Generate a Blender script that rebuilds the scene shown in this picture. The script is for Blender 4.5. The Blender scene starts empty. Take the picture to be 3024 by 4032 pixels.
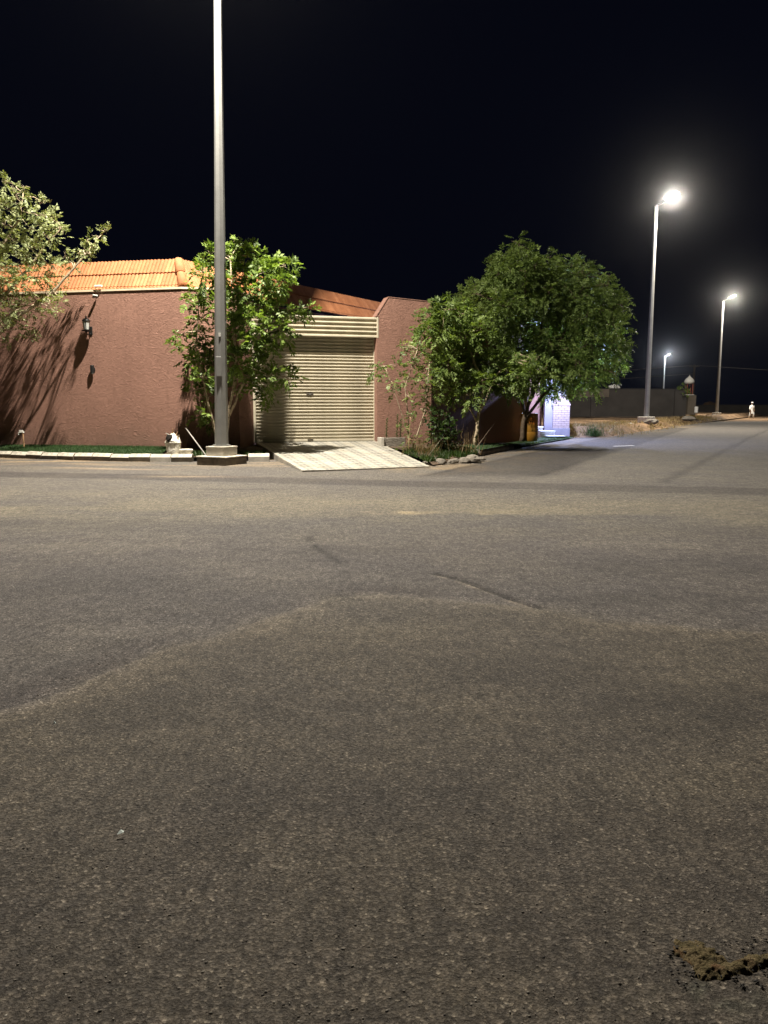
import bpy, math, random
import numpy as np
from mathutils import Vector, Matrix

# ------------------------------------------------------------------ camera, world, exposure
scene = bpy.context.scene
COL = scene.collection
F_PX, HORIZON = 3028.0, 1597.0
PITCH = math.atan((2016 - HORIZON) / F_PX)
CAM_H = 1.3
cam_data = bpy.data.cameras.new('camera')
cam = bpy.data.objects.new('camera', cam_data)
COL.objects.link(cam)
cam.location = (0, 0, CAM_H)
cam.rotation_euler = (math.pi / 2 - PITCH, 0, 0)
cam_data.sensor_fit = 'VERTICAL'
cam_data.sensor_height = 24.0
cam_data.lens = 24.0 * F_PX / 4032
cam_data.clip_start = 0.05
cam_data.clip_end = 3000
scene.camera = cam

world = bpy.data.worlds.new('World')
scene.world = world
world.use_nodes = True
wn = world.node_tree
wn.nodes.clear()
w_out = wn.nodes.new('ShaderNodeOutputWorld')
w_bg = wn.nodes.new('ShaderNodeBackground')
w_bg.inputs[0].default_value = (0.22, 0.29, 0.75, 1)      # moonless navy night sky
w_bg.inputs[1].default_value = 0.006
wn.links.new(w_bg.outputs[0], w_out.inputs[0])

scene.view_settings.view_transform = 'Standard'
scene.view_settings.look = 'None'
scene.view_settings.gamma = 1.0
scene.view_settings.exposure = 0.0
scene.view_settings.use_curve_mapping = False
scene.cycles.use_denoising = True
scene.cycles.denoising_prefilter = 'ACCURATE'
scene.cycles.max_bounces = 6
scene.cycles.diffuse_bounces = 4
scene.cycles.glossy_bounces = 2
scene.cycles.transmission_bounces = 4
scene.cycles.caustics_reflective = False
scene.cycles.caustics_refractive = False
scene.cycles.sample_clamp_indirect = 4

LAMP_POWER = 7000.0
LAMP_COLOR = (1.0, 0.92, 0.785)

rnd = random.Random(7)
rng = np.random.default_rng(11)
_c, _s = math.cos(PITCH), math.sin(PITCH)


def at(px, py, Y):
    """point at depth Y that a photograph pixel looks at (for surveying the place)"""
    a, b = (px - 1512) / F_PX, (2016 - py) / F_PX
    d = Vector((a, _c + b * _s, -_s + b * _c))
    t = Y / d.y
    return Vector((d.x * t, Y, CAM_H + d.z * t))


# ------------------------------------------------------------------ small helpers
def tag(o, label=None, cat=None, group=None, kind=None):
    if label: o['label'] = label
    if cat: o['category'] = cat
    if group: o['group'] = group
    if kind: o['kind'] = kind
    return o


def empty(name, loc=(0, 0, 0), rz=0.0, **kw):
    o = bpy.data.objects.new(name, None)
    COL.objects.link(o)
    o.location = loc
    o.rotation_euler = (0, 0, rz)
    return tag(o, **kw)


def link(name, me, parent=None):
    o = bpy.data.objects.new(name, me)
    COL.objects.link(o)
    if parent is not None:
        o.parent = parent
    return o


def np_mesh(name, co, faces, mats, smooth=False, mat_idx=None):
    """fast mesh from numpy: faces is an (n,k) int array"""
    me = bpy.data.meshes.new(name)
    n, k = faces.shape
    me.vertices.add(len(co))
    me.vertices.foreach_set('co', np.ascontiguousarray(co, dtype=np.float32).ravel())
    me.loops.add(n * k)
    me.loops.foreach_set('vertex_index', faces.astype(np.int32).ravel())
    me.polygons.add(n)
    me.polygons.foreach_set('loop_start', np.arange(0, n * k, k, dtype=np.int32))
    me.polygons.foreach_set('loop_total', np.full(n, k, dtype=np.int32))
    if smooth:
        me.polygons.foreach_set('use_smooth', np.ones(n, dtype=bool))
    for m in (mats if isinstance(mats, (list, tuple)) else [mats]):
        me.materials.append(m)
    if mat_idx is not None:
        me.polygons.foreach_set('material_index', np.asarray(mat_idx, dtype=np.int32))
    me.update()
    me.validate()
    return me


class MB:
    def __init__(self):
        self.v, self.f, self.m = [], [], []

    def add(self, vs, fs, mi=0, M=None):
        o = len(self.v)
        self.v += [tuple(M @ Vector(p)) if M else tuple(p) for p in vs]
        self.f += [tuple(o + i for i in f) for f in fs]
        self.m += [mi] * len(fs)
        return self

    def box(self, c, s, M=None, mi=0, ch=0.0):
        x, y, z = (q / 2 for q in s)
        if ch <= 0:
            vs = [(c[0] + i * x, c[1] + j * y, c[2] + k * z) for k in (-1, 1) for j in (-1, 1) for i in (-1, 1)]
            fs = [(0, 2, 3, 1), (4, 5, 7, 6), (0, 1, 5, 4), (2, 6, 7, 3), (0, 4, 6, 2), (1, 3, 7, 5)]
            return self.add(vs, fs, mi, M)
        # chamfered box
        vs, fs, idx = [], [], {}
        for i in (-1, 1):
            for j in (-1, 1):
                for k in (-1, 1):
                    for ax in range(3):
                        p = [i * x, j * y, k * z]
                        for q in range(3):
                            if q != ax:
                                p[q] -= (i, j, k)[q] * ch
                        idx[(i, j, k, ax)] = len(vs)
                        vs.append((c[0] + p[0], c[1] + p[1], c[2] + p[2]))
        for s_ in (-1, 1):
            a = [(s_, j, k, 0) for j, k in ((-1, -1), (1, -1), (1, 1), (-1, 1))]
            fs.append([idx[q] for q in a][::s_])
            a = [(i, s_, k, 1) for i, k in ((-1, -1), (-1, 1), (1, 1), (1, -1))]
            fs.append([idx[q] for q in a][::s_])
            a = [(i, j, s_, 2) for i, j in ((-1, -1), (1, -1), (1, 1), (-1, 1))]
            fs.append([idx[q] for q in a][::s_])
        for a in (-1, 1):
            for b in (-1, 1):
                fs.append([idx[(a, b, -1, 0)], idx[(a, b, 1, 0)], idx[(a, b, 1, 1)], idx[(a, b, -1, 1)]])
                fs.append([idx[(a, -1, b, 0)], idx[(a, 1, b, 0)], idx[(a, 1, b, 2)], idx[(a, -1, b, 2)]])
                fs.append([idx[(-1, a, b, 1)], idx[(1, a, b, 1)], idx[(1, a, b, 2)], idx[(-1, a, b, 2)]])
        for i in (-1, 1):
            for j in (-1, 1):
                for k in (-1, 1):
                    fs.append([idx[(i, j, k, q)] for q in range(3)])
        return self.add(vs, fs, mi, M)

    def tube(self, pts, radii, n=8, M=None, mi=0, cap=True, rot=0.0):
        pts = [Vector(p) for p in pts]
        if not hasattr(radii, '__len__'):
            radii = [radii] * len(pts)
        vs, fs = [], []
        ref = None
        for i, p in enumerate(pts):
            d = (pts[min(i + 1, len(pts) - 1)] - pts[max(i - 1, 0)])
            if d.length < 1e-9:
                d = Vector((0, 0, 1))
            d.normalize()
            if ref is None:
                ref = Vector((1, 0, 0)) if abs(d.x) < 0.8 else Vector((0, 1, 0))
            u = (ref - d * ref.dot(d)).normalized()
            ref = u
            w = d.cross(u)
            for k in range(n):
                a = 2 * math.pi * k / n + rot
                vs.append(p + (u * math.cos(a) + w * math.sin(a)) * radii[i])
        for i in range(len(pts) - 1):
            for k in range(n):
                fs.append((i * n + k, i * n + (k + 1) % n, (i + 1) * n + (k + 1) % n, (i + 1) * n + k))
        if cap:
            fs.append(tuple(range(n))[::-1])
            fs.append(tuple((len(pts) - 1) * n + k for k in range(n)))
        return self.add(vs, fs, mi, M)

    def lathe(self, prof, n=16, M=None, mi=0):
        """prof: (r, z) from bottom to top"""
        vs, fs = [], []
        for r, z in prof:
            for k in range(n):
                a = 2 * math.pi * k / n
                vs.append((r * math.cos(a), r * math.sin(a), z))
        for i in range(len(prof) - 1):
            for k in range(n):
                fs.append((i * n + k, i * n + (k + 1) % n, (i + 1) * n + (k + 1) % n, (i + 1) * n + k))
        fs.append(tuple(range(n))[::-1])
        fs.append(tuple((len(prof) - 1) * n + k for k in range(n)))
        return self.add(vs, fs, mi, M)

    def prism(self, poly, z0, z1, mi=0, M=None):
        """polygon in plan, counter-clockwise, z0/z1 numbers or lists"""
        n = len(poly)
        a = z0 if hasattr(z0, '__len__') else [z0] * n
        b = z1 if hasattr(z1, '__len__') else [z1] * n
        vs = [(p[0], p[1], a[i]) for i, p in enumerate(poly)] + [(p[0], p[1], b[i]) for i, p in enumerate(poly)]
        fs = [tuple(range(n))[::-1], tuple(range(n, 2 * n))]
        fs += [(i, (i + 1) % n, n + (i + 1) % n, n + i) for i in range(n)]
        return self.add(vs, fs, mi, M)

    def mesh(self, name, mats, smooth=False):
        me = bpy.data.meshes.new(name)
        me.from_pydata([tuple(v) for v in self.v], [], self.f)
        for m in (mats if isinstance(mats, (list, tuple)) else [mats]):
            me.materials.append(m)
        for p, mi in zip(me.polygons, self.m):
            p.material_index = mi
            p.use_smooth = smooth
        me.update()
        return me

    def build(self, name, mats, parent=None, smooth=False):
        return link(name, self.mesh(name, mats, smooth), parent)


def lerp(a, b, t): return a + (b - a) * t


def rot_z(a): return Matrix.Rotation(a, 4, 'Z')


def frame(o, x, z=Vector((0, 0, 1))):
    """matrix with local x along x, local z near z, local y = z cross x"""
    x = Vector(x).normalized()
    z = Vector(z)
    z = (z - x * z.dot(x)).normalized()
    y = z.cross(x)
    M = Matrix((x, y, z)).transposed().to_4x4()
    M.translation = Vector(o)
    return M


# value noise
_T = rng.random((256, 256))


def vnoise(x, y):
    x = np.asarray(x, float); y = np.asarray(y, float)
    xi, yi = np.floor(x).astype(int), np.floor(y).astype(int)
    fx, fy = x - xi, y - yi
    fx, fy = fx * fx * (3 - 2 * fx), fy * fy * (3 - 2 * fy)
    a, b = _T[xi % 256, yi % 256], _T[(xi + 1) % 256, yi % 256]
    c, d = _T[xi % 256, (yi + 1) % 256], _T[(xi + 1) % 256, (yi + 1) % 256]
    return (a * (1 - fx) + b * fx) * (1 - fy) + (c * (1 - fx) + d * fx) * fy


def fbm(x, y, o=4):
    r, amp, s = 0, .5, 1.0
    for i in range(o):
        r = r + amp * vnoise(x * s + 17.3 * i, y * s + 9.1 * i)
        amp *= .5; s *= 2.03
    return r


def sstep(a, b, x):
    t = np.clip((np.asarray(x, float) - a) / (b - a), 0, 1)
    return t * t * (3 - 2 * t)


def seg_dist(x, y, pts):
    """distance to polyline and signed side (+ = left of travel)"""
    best = np.full(np.shape(x), 1e9); side = np.zeros(np.shape(x))
    for (ax, ay), (bx, by) in zip(pts[:-1], pts[1:]):
        dx, dy = bx - ax, by - ay
        t = np.clip(((x - ax) * dx + (y - ay) * dy) / (dx * dx + dy * dy), 0, 1)
        d = np.hypot(x - ax - t * dx, y - ay - t * dy)
        sd = dx * (y - ay) - dy * (x - ax)
        m = d < best
        best = np.where(m, d, best); side = np.where(m, np.sign(sd), side)
    return best, side


# ------------------------------------------------------------------ materials
MATS = {}


class NT:
    def __init__(self, name):
        self.mat = bpy.data.materials.new(name)
        self.mat.use_nodes = True
        self.t = self.mat.node_tree
        self.bsdf = self.t.nodes['Principled BSDF']
        self.out = self.t.nodes['Material Output']

    def n(self, typ, ins=None, **kw):
        nd = self.t.nodes.new(typ)
        for k, v in kw.items():
            setattr(nd, k, v)
        for k, v in (ins or {}).items():
            if hasattr(v, 'is_linked') or hasattr(v, 'links'):
                self.t.links.new(v, nd.inputs[k])
            else:
                nd.inputs[k].default_value = v
        return nd

    def coord(self, which='Object', scale=(1, 1, 1)):
        c = self.n('ShaderNodeTexCoord')
        m = self.n('ShaderNodeMapping', {0: c.outputs[which], 'Scale': scale})
        return m.outputs[0]

    def noise(self, vec, scale, detail=4, rough=.55, dist=0.0):
        return self.n('ShaderNodeTexNoise', {'Vector': vec, 'Scale': scale, 'Detail': detail, 'Roughness': rough, 'Distortion': dist}).outputs['Fac']

    def ramp(self, fac, stops):
        r = self.n('ShaderNodeValToRGB', {0: fac})
        e = r.color_ramp.elements
        while len(e) < len(stops):
            e.new(0.5)
        for el, (p, c) in zip(e, stops):
            el.position = p
            el.color = (*c, 1) if len(c) == 3 else c
        return r.outputs[0]

    def mix(self, a, b, fac=0.5, mode='MIX'):
        m = self.n('ShaderNodeMix', data_type='RGBA', blend_type=mode)
        for i, v in ((0, fac), (6, a), (7, b)):
            if hasattr(v, 'links'):
                self.t.links.new(v, m.inputs[i])
            else:
                m.inputs[i].default_value = v if i == 0 else ((*v, 1) if len(v) == 3 else v)
        return m.outputs[2]

    def math(self, op, a, b=0.0, c=0.0):
        m = self.n('ShaderNodeMath', operation=op)
        for i, v in enumerate((a, b, c)):
            if hasattr(v, 'links'):
                self.t.links.new(v, m.inputs[i])
            else:
                m.inputs[i].default_value = v
        return m.outputs[0]

    def bump(self, h, strength, dist, normal=None):
        b = self.n('ShaderNodeBump', {'Height': h, 'Strength': strength, 'Distance': dist})
        if normal is not None:
            self.t.links.new(normal, b.inputs['Normal'])
        return b.outputs[0]

    def set(self, color=None, rough=None, normal=None, metal=None, spec=None):
        for k, v in (('Base Color', color), ('Roughness', rough), ('Normal', normal), ('Metallic', metal), ('Specular IOR Level', spec)):
            if v is None:
                continue
            if hasattr(v, 'links'):
                self.t.links.new(v, self.bsdf.inputs[k])
            else:
                self.bsdf.inputs[k].default_value = (*v, 1) if (k == 'Base Color' and len(v) == 3) else v
        return self


def basic(name, col, rough=.7, var=.18, scale=6, bump=0.0, bscale=60, metal=0.0, bdist=.01, spec=.3):
    m = NT(name)
    v = m.coord()
    a = m.noise(v, scale, 5)
    lo = tuple(c * (1 - var) for c in col); hi = tuple(min(1, c * (1 + var)) for c in col)
    c = m.ramp(a, [(.3, lo), (.7, hi)])
    nm = m.bump(m.noise(v, bscale, 3), bump, bdist) if bump else None
    m.set(c, rough, nm, metal, spec)
    MATS[name] = m.mat
    return m.mat


def mat_asphalt():
    m = NT('asphalt')
    v = m.coord()
    att = m.n('ShaderNodeVertexColor', layer_name='tint').outputs[0]
    vor = m.n('ShaderNodeTexVoronoi', {'Vector': v, 'Scale': 135.0, 'Randomness': 1.0})
    stone = m.n('ShaderNodeSeparateColor', {0: vor.outputs['Color']})
    grit = m.ramp(stone.outputs[0], [(0, (.046, .043, .041)), (.55, (.082, .075, .070)), (.9, (.13, .120, .111)), (1, (.34, .32, .295))])
    fine = m.noise(v, 330, 2)
    c1 = m.mix(grit, m.ramp(fine, [(.3, (.045, .041, .038)), (.7, (.13, .119, .106))]), .42)
    mid = m.noise(v, 34, 5, .75)
    c2 = m.mix(c1, m.ramp(mid, [(.32, (.60, .60, .62)), (.5, (1, 1, 1)), (.70, (1.36, 1.34, 1.32))]), 1.0, 'MULTIPLY')
    # coarse blotches that still read at ten metres
    crisp = m.noise(m.coord(scale=(24, 8, 8)), 1.0, 3, .7)
    c2 = m.mix(c2, m.ramp(crisp, [(.36, (.76, .76, .77)), (.5, (1, 1, 1)), (.64, (1.25, 1.24, 1.23))]), 1.0, 'MULTIPLY')
    blot = m.noise(m.coord(scale=(5, 6, 5)), 1.0, 6, .8)
    c2 = m.mix(c2, m.ramp(blot, [(.34, (.74, .73, .74)), (.5, (1, 1, 1)), (.66, (1.26, 1.25, 1.23))]), 1.0, 'MULTIPLY')
    big = m.noise(v, .9, 5, .6)
    c3 = m.mix(c2, m.ramp(big, [(.3, (.84, .84, .88)), (.7, (1.14, 1.12, 1.04))]), 1.0, 'MULTIPLY')
    c4 = m.mix(c3, att, 1.0, 'MULTIPLY')
    n1 = m.bump(vor.outputs['Distance'], .45, .006)
    pits = m.ramp(m.noise(v, 75, 5, .75), [(.36, (0, 0, 0)), (.5, (1, 1, 1))])
    n2 = m.bump(pits, .7, .008, n1)
    n3 = m.bump(m.noise(m.coord(scale=(16, 14, 10)), 1.0, 5, .75), .35, .02, n2)
    m.set(c4, .85, n3, spec=.3)
    MATS['asphalt'] = m.mat


def mat_stucco(name, col):
    m = NT(name)
    v = m.coord(scale=(1, 1, 1.9))
    worm = m.n('ShaderNodeTexNoise', {'Vector': v, 'Scale': 8.5, 'Detail': 4.0, 'Roughness': .6, 'Distortion': 1.6}).outputs['Fac']
    ridg = m.math('ABSOLUTE', m.math('SUBTRACT', worm, .5))
    grain = m.noise(v, 130, 3)
    v2 = m.coord()
    big = m.noise(v2, .8, 5, .6)
    c = m.ramp(big, [(.3, tuple(x * .88 for x in col)), (.7, tuple(x * 1.1 for x in col))])
    c = m.mix(c, m.ramp(grain, [(.3, (.86, .86, .86)), (.7, (1.1, 1.1, 1.1))]), 1.0, 'MULTIPLY')
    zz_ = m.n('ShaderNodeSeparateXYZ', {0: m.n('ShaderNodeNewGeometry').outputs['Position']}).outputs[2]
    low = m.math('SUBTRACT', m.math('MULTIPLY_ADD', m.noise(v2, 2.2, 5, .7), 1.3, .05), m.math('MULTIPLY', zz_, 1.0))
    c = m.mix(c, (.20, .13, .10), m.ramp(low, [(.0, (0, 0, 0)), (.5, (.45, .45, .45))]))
    runs = m.noise(m.coord(scale=(3.2, 3.2, .22)), 2.0, 4, .6)
    c = m.mix(c, m.ramp(runs, [(.30, (.91, .905, .90)), (.42, (1, 1, 1))]), 1.0, 'MULTIPLY')
    n1 = m.bump(ridg, 1.0, .075)
    n2 = m.bump(grain, .35, .006, n1)
    m.set(c, .92, n2, spec=.15)
    MATS[name] = m.mat


def mat_leaf(name, c0, c1, trans=.35):
    m = NT(name)
    t = m.t
    v = m.coord()
    r = m.n('ShaderNodeVertexColor', layer_name='leaf').outputs[0]
    sp = m.n('ShaderNodeSeparateColor', {0: r})
    c = m.ramp(sp.outputs[0], [(0, c0), (1, c1)])
    m.set(c, .5, spec=.3)
    tr = m.n('ShaderNodeBsdfTranslucent', {0: m.mix(c, (1.2, 1.25, .5), 1.0, 'MULTIPLY')})
    mx = m.n('ShaderNodeMixShader', {0: trans})
    t.links.new(m.bsdf.outputs[0], mx.inputs[1])
    t.links.new(tr.outputs[0], mx.inputs[2])
    t.links.new(mx.outputs[0], m.out.inputs[0])
    MATS[name] = m.mat


def mat_emit(name, col, strength):
    m = NT(name)
    e = m.n('ShaderNodeEmission', {0: (*col, 1), 1: strength})
    m.t.links.new(e.outputs[0], m.out.inputs[0])
    MATS[name] = m.mat


def mat_star_tile():
    m = NT('star_tile')
    uv = m.n('ShaderNodeTexCoord').outputs['UV']
    sp = m.n('ShaderNodeSeparateXYZ', {0: m.n('ShaderNodeVectorMath', {0: uv, 1: (.5, .5, 0)}, operation='SUBTRACT').outputs[0]})
    ang = m.math('ARCTAN2', sp.outputs[1], sp.outputs[0])
    rad = m.math('SQRT', m.math('ADD', m.math('MULTIPLY', sp.outputs[0], sp.outputs[0]), m.math('MULTIPLY', sp.outputs[1], sp.outputs[1])))
    petal = m.math('POWER', m.math('ABSOLUTE', m.math('COSINE', m.math('MULTIPLY', ang, 3.0))), 1.3)
    edge = m.math('MULTIPLY_ADD', petal, .34, .12)
    mask = m.math('LESS_THAN', rad, edge)
    hole = m.math('GREATER_THAN', rad, .05)
    v = m.coord()
    nz = m.noise(v, 9, 5)
    base = m.ramp(nz, [(.3, (.35, .332, .285)), (.7, (.42, .40, .35))])
    star = m.ramp(nz, [(.3, (.15, .15, .14)), (.7, (.195, .194, .183))])
    c = m.mix(base, star, m.math('MULTIPLY', mask, hole))
    dirt = m.noise(m.n('ShaderNodeNewGeometry').outputs['Position'], 1.6, 6, .65)
    c = m.mix(c, m.ramp(dirt, [(.3, (.78, .75, .68)), (.6, (1, 1, 1))]), 1.0, 'MULTIPLY')
    m.set(c, .55, m.bump(nz, .1, .01), spec=.35)
    MATS['star_tile'] = m.mat


def mat_roof():
    m = NT('roof_clay')
    v = m.coord('Object')
    pos = m.n('ShaderNodeNewGeometry').outputs['Position']
    rnd_ = m.n('ShaderNodeObjectInfo').outputs['Random']
    c = m.ramp(rnd_, [(0, (.31, .120, .052)), (.5, (.365, .148, .064)), (1, (.42, .178, .082))])
    nz = m.noise(pos, 7, 5, .65)
    c = m.mix(c, m.ramp(nz, [(.3, (.80, .78, .76)), (.65, (1.1, 1.1, 1.1))]), 1.0, 'MULTIPLY')
    m.set(c, .75, m.bump(m.noise(pos, 90, 3), .25, .005), spec=.25)
    MATS['roof_clay'] = m.mat


mat_asphalt()
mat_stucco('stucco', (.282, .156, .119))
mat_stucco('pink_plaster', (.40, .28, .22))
mat_roof()
mat_star_tile()
basic('coping', (.62, .50, .36), .7, .12, 5, .2)
basic('shutter', (.45, .405, .31), .5, .14, 3.5, .15, 30, spec=.35)
basic('shutter_dark', (.05, .04, .03), .6)
basic('galvanised', (.275, .275, .265), .55, .12, 3, .08, 40, metal=.15)
basic('concrete', (.42, .39, .34), .85, .2, 5, .5, 50)
basic('old_concrete', (.17, .15, .125), .95, .35, 5, .9, 22, bdist=.03)
basic('white_paint', (.47, .435, .365), .85, .35, 9, .6, 40)
basic('kerb_dark', (.085, .068, .05), .9, .35, 7, .5, 40)
basic('sand', (.185, .118, .066), .95, .6, .55, 1.0, 5, bdist=.16)
basic('soil', (.085, .058, .038), .95, .4, 4, .9, 14, bdist=.05)
basic('turf_base', (.024, .046, .016), .95, .3, 5, .6, 60)
basic('black_metal', (.012, .012, .012), .4, .2, 10)
basic('lantern_glass', (.35, .36, .34), .12, .1, 10, spec=.6)
basic('white_plastic', (.68, .67, .63), .4, .08, 8)
basic('dusty_pipe', (.34, .32, .29), .6, .25, 8)
basic('sack', (.62, .59, .50), .8, .22, 9, .8, 26, bdist=.02)
basic('cardboard', (.36, .22, .12), .9, .2, 8)
basic('bark', (.13, .095, .065), .95, .4, 14, .9, 30, bdist=.02)
basic('pale_bark', (.36, .29, .20), .95, .3, 14, .8, 30, bdist=.02)
basic('dry_stem', (.28, .19, .11), .9, .3, 14)
basic('yellow_plastic', (.30, .145, .018), .5, .15, 5, .15)
basic('orange_print', (.38, .13, .015), .5, .1, 8)
basic('brick_white', (.40, .30, .27), .85, .12, 10, .4, 50)
basic('mortar', (.10, .085, .075), .95, .2, 12, .4, 60)
basic('plaster_white', (.26, .235, .26), .85, .1, 4, .5, 35)
basic('marble', (.72, .71, .69), .4, .07, 5)
basic('far_wall', (.052, .047, .042), .95, .2, 1.0, .6, 10)
basic('far_band', (.12, .10, .078), .95, .15, 2.0, .4, 10)
basic('villa_wall', (.22, .17, .13), .95, .15, 1, .3, 10)
basic('red_column', (.22, .07, .05), .8)
basic('skin', (.25, .13, .08), .6, .1, 20)
basic('white_cloth', (.80, .79, .76), .85, .05, 6)
basic('beard', (.015, .012, .01), .9)
basic('sandal', (.05, .03, .02), .7)
basic('gravel', (.22, .20, .17), .85, .45, 30)
basic('dark_pebble', (.012, .010, .009), .7, .3, 30)
basic('pale_chip', (.36, .335, .29), .6, .2, 30)
basic('foil', (.80, .90, .86), .5, .05, 30)
basic('wire', (.16, .16, .17), .5)
def mat_moss():
    m = NT('moss')
    v = m.coord()
    a = m.ramp(m.noise(v, 26, 5, .7), [(.30, (.060, .050, .036)), (.46, (.13, .105, .052)), (.60, (.19, .145, .080)), (.7, (.24, .20, .125))])
    a = m.mix(a, (.14, .055, .028), m.ramp(m.noise(v, 15, 3), [(.58, (0, 0, 0)), (.7, (.6, .6, .6))]))
    m.set(a, .95, m.bump(m.noise(v, 150, 4, .7), 1.0, .012), spec=.1)
    MATS['moss'] = m.mat


mat_moss()
mat_leaf('leaf_neem', (.040, .072, .015), (.215, .300, .072))
mat_leaf('leaf_ghaf', (.13, .16, .068), (.35, .385, .19), .3)
mat_leaf('leaf_olive', (.055, .092, .024), (.23, .310, .088), .4)
mat_leaf('leaf_dark', (.018, .040, .011), (.058, .098, .026))
mat_leaf('leaf_young', (.06, .10, .03), (.19, .25, .075))
mat_leaf('grass_blade', (.020, .050, .014), (.052, .105, .032), .2)
mat_leaf('dry_grass', (.10, .066, .030), (.26, .18, .085), .2)
mat_leaf('straw', (.20, .14, .06), (.46, .35, .18), .2)
mat_emit('lamp_lens', (1.0, .93, .78), 60.0)
mat_emit('cool_lens', (.82, .88, 1.0), 40.0)
M_ = MATS

# ------------------------------------------------------------------ ground and road
g = MB()
g.add([(-420, -220, -.12), (420, -220, -.12), (420, 620, -.12), (-420, 620, -.12)], [(0, 1, 2, 3)])
tag(g.build('ground', M_['sand']), kind='structure')

ARC = [(-2.6, 2.2), (-1.9, 2.9), (-1.51, 3.33), (-1.19, 3.99), (-.81, 4.47), (-.37, 5.12), (-.02, 5.22), (.49, 5.03), (.97, 4.88), (1.38, 4.60), (2.2, 4.28), (4.5, 3.8)]
CRACK = [(.40, 5.85), (.55, 5.66), (.70, 5.35), (.84, 5.1), (.97, 4.87)]
CRACK2 = [(-.9, 8.2), (-.62, 7.0), (-.38, 6.35), (-.3, 5.9)]
HOLE = [(.735, 1.615), (.80, 1.622), (.90, 1.655), (1.25, 1.65)]
SIDE = [(1.0, 16.2), (2.3, 19.3), (5.2, 25.7), (7.7, 30.9), (9.3, 31.9), (15.35, 42.96), (21.4, 54.8), (29.8, 69), (38, 83), (62, 124)]
STRIP = [(-14, 16.6), (-7.0, 14.6), (-4.86, 14.25), (.4, 13.0), (6, 11.6)]
SEAM = [(1.6, 13.9), (16.6, 45)]


def dense(ranges):
    out = []
    for a, b, st in ranges:
        n = max(1, int(round((b - a) / st)))
        out += list(np.linspace(a, b, n, endpoint=False))
    out.append(ranges[-1][1])
    return np.array(out)


def road_z(x, y):
    z = .035 * (fbm(x * .22, y * .22, 3) - .45) * sstep(3, 10, y)
    z = z - .20 * sstep(52, 84, y)
    z = z + .022 * (fbm(x * .9 + 5, y * .9, 3) - .45)
    return z


xs = dense([(-160, -14, 4), (-14, -3.2, .16), (-3.2, 3.4, .026), (3.4, 22, .16), (22, 60, 1.0), (60, 200, 6)])
ys = dense([(-40, .9, 1.2), (.9, 7.5, .028), (7.5, 22, .10), (22, 50, .3), (50, 128, 1.5)])
X, Y = np.meshgrid(xs, ys)
Z = road_z(X, Y)
tint = np.ones(X.shape + (4,))
d, sd = seg_dist(X, Y, ARC)
near = (sd < 0)                        # camera side of the patch edge
lip = np.where(near, .006 * np.exp(-(d / .5) ** 2), -.003 * np.exp(-(d / .25) ** 2)) * (.4 + fbm(X * 2, Y * 2, 2))
Z += lip
wob = fbm(X * 3.1, Y * 3.1, 4)


def mul(mask, rgb):
    for k in range(3):
        tint[..., k] *= 1 + mask * (rgb[k] - 1)


nearf = sstep(-.12, .12, np.where(near, d, -d) + (wob - .47) * .25) * sstep(9, 7, Y)
mul(nearf * sstep(6.5, 4.0, Y), (.97, .90, .79))  # near asphalt browner, and darkened in colour to follow the lamp's falloff
mul((1 - nearf) * sstep(9.0, 6.5, Y), (1.04, 1.01, 1.04))
mul(np.exp(-((d - .05) / (.06 + .22 * fbm(X * 1.1 + 4, Y * 1.1, 3))) ** 2) * np.where(near, 1, .35) * sstep(.30, .60, fbm(X * 2.1, Y * 2.1, 5)), (1.62, 1.60, 1.55))
mul(np.exp(-((d - .12) / .16) ** 2) * np.where(near, 0, 1) * sstep(.4, .6, fbm(X * 1.2 + 3, Y * 1.2, 3)), (.66, .64, .66))
# crack with dust in it
d, sd = seg_dist(X, Y, CRACK)
w = .035 + .05 * vnoise(X * 9, Y * 9)
mul(np.exp(-((d - .035) / .035) ** 2) * (sd > 0), (.34, .33, .33))
mul(np.exp(-(d / .026) ** 2) * sstep(.25, .5, vnoise(X * 6, Y * 6)), (2.3, 2.2, 1.9))
Z += -.012 * np.exp(-((d - .03) / .03) ** 2) * (sd > 0)
d, sd = seg_dist(X, Y, CRACK2)
mul(np.exp(-(d / (.03 + .04 * vnoise(X * 5, Y * 5))) ** 2) * sstep(.38, .5, fbm(X * 2.3, Y * 2.3, 3)), (.42, .41, .41))
# old patches, drips and polished tracks
for (px_, py_, rx_, ry_, k_) in ((-.9, 3.2, .55, .28, .82), (.6, 3.6, .7, .35, .84), (1.5, 3.2, .6, .3, .74), (-.2, 2.4, .6, .25, .86), (-2.2, 5.6, .9, .5, .80), (2.6, 6.2, 1.1, .5, .80), (-.4, 6.9, 1.0, .25, .82), (1.9, 5.1, .8, .22, .78), (-3.4, 8.3, 1.6, .4, .84), (3.8, 8.0, 1.4, .5, .86), (-1.2, 1.9, .3, .2, .86), (.2, 1.75, .35, .18, .88)):
    q_ = ((X - px_) / rx_) ** 2 + ((Y - py_) / ry_) ** 2
    mul(sstep(1.3, .2, q_ + 2.2 * (fbm(X * 2.7 + px_, Y * 2.7, 4) - .47)), (k_, k_, k_ * 1.02))
for (px_, py_, rx_, ry_, k_) in ((-1.6, 4.4, .5, .2, 1.2), (.3, 4.3, .9, .22, 1.16), (-.6, 5.9, .7, .3, 1.15), (2.2, 7.2, 1.0, .25, 1.16), (.9, 2.6, .5, .2, 1.13), (-2.9, 7.0, 1.2, .3, 1.16)):
    q_ = ((X - px_) / rx_) ** 2 + ((Y - py_) / ry_) ** 2
    mul(sstep(1.3, .2, q_ + 2.2 * (fbm(X * 3.1 + px_, Y * 3.1, 4) - .47)), (k_, k_, k_ * .98))
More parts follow.
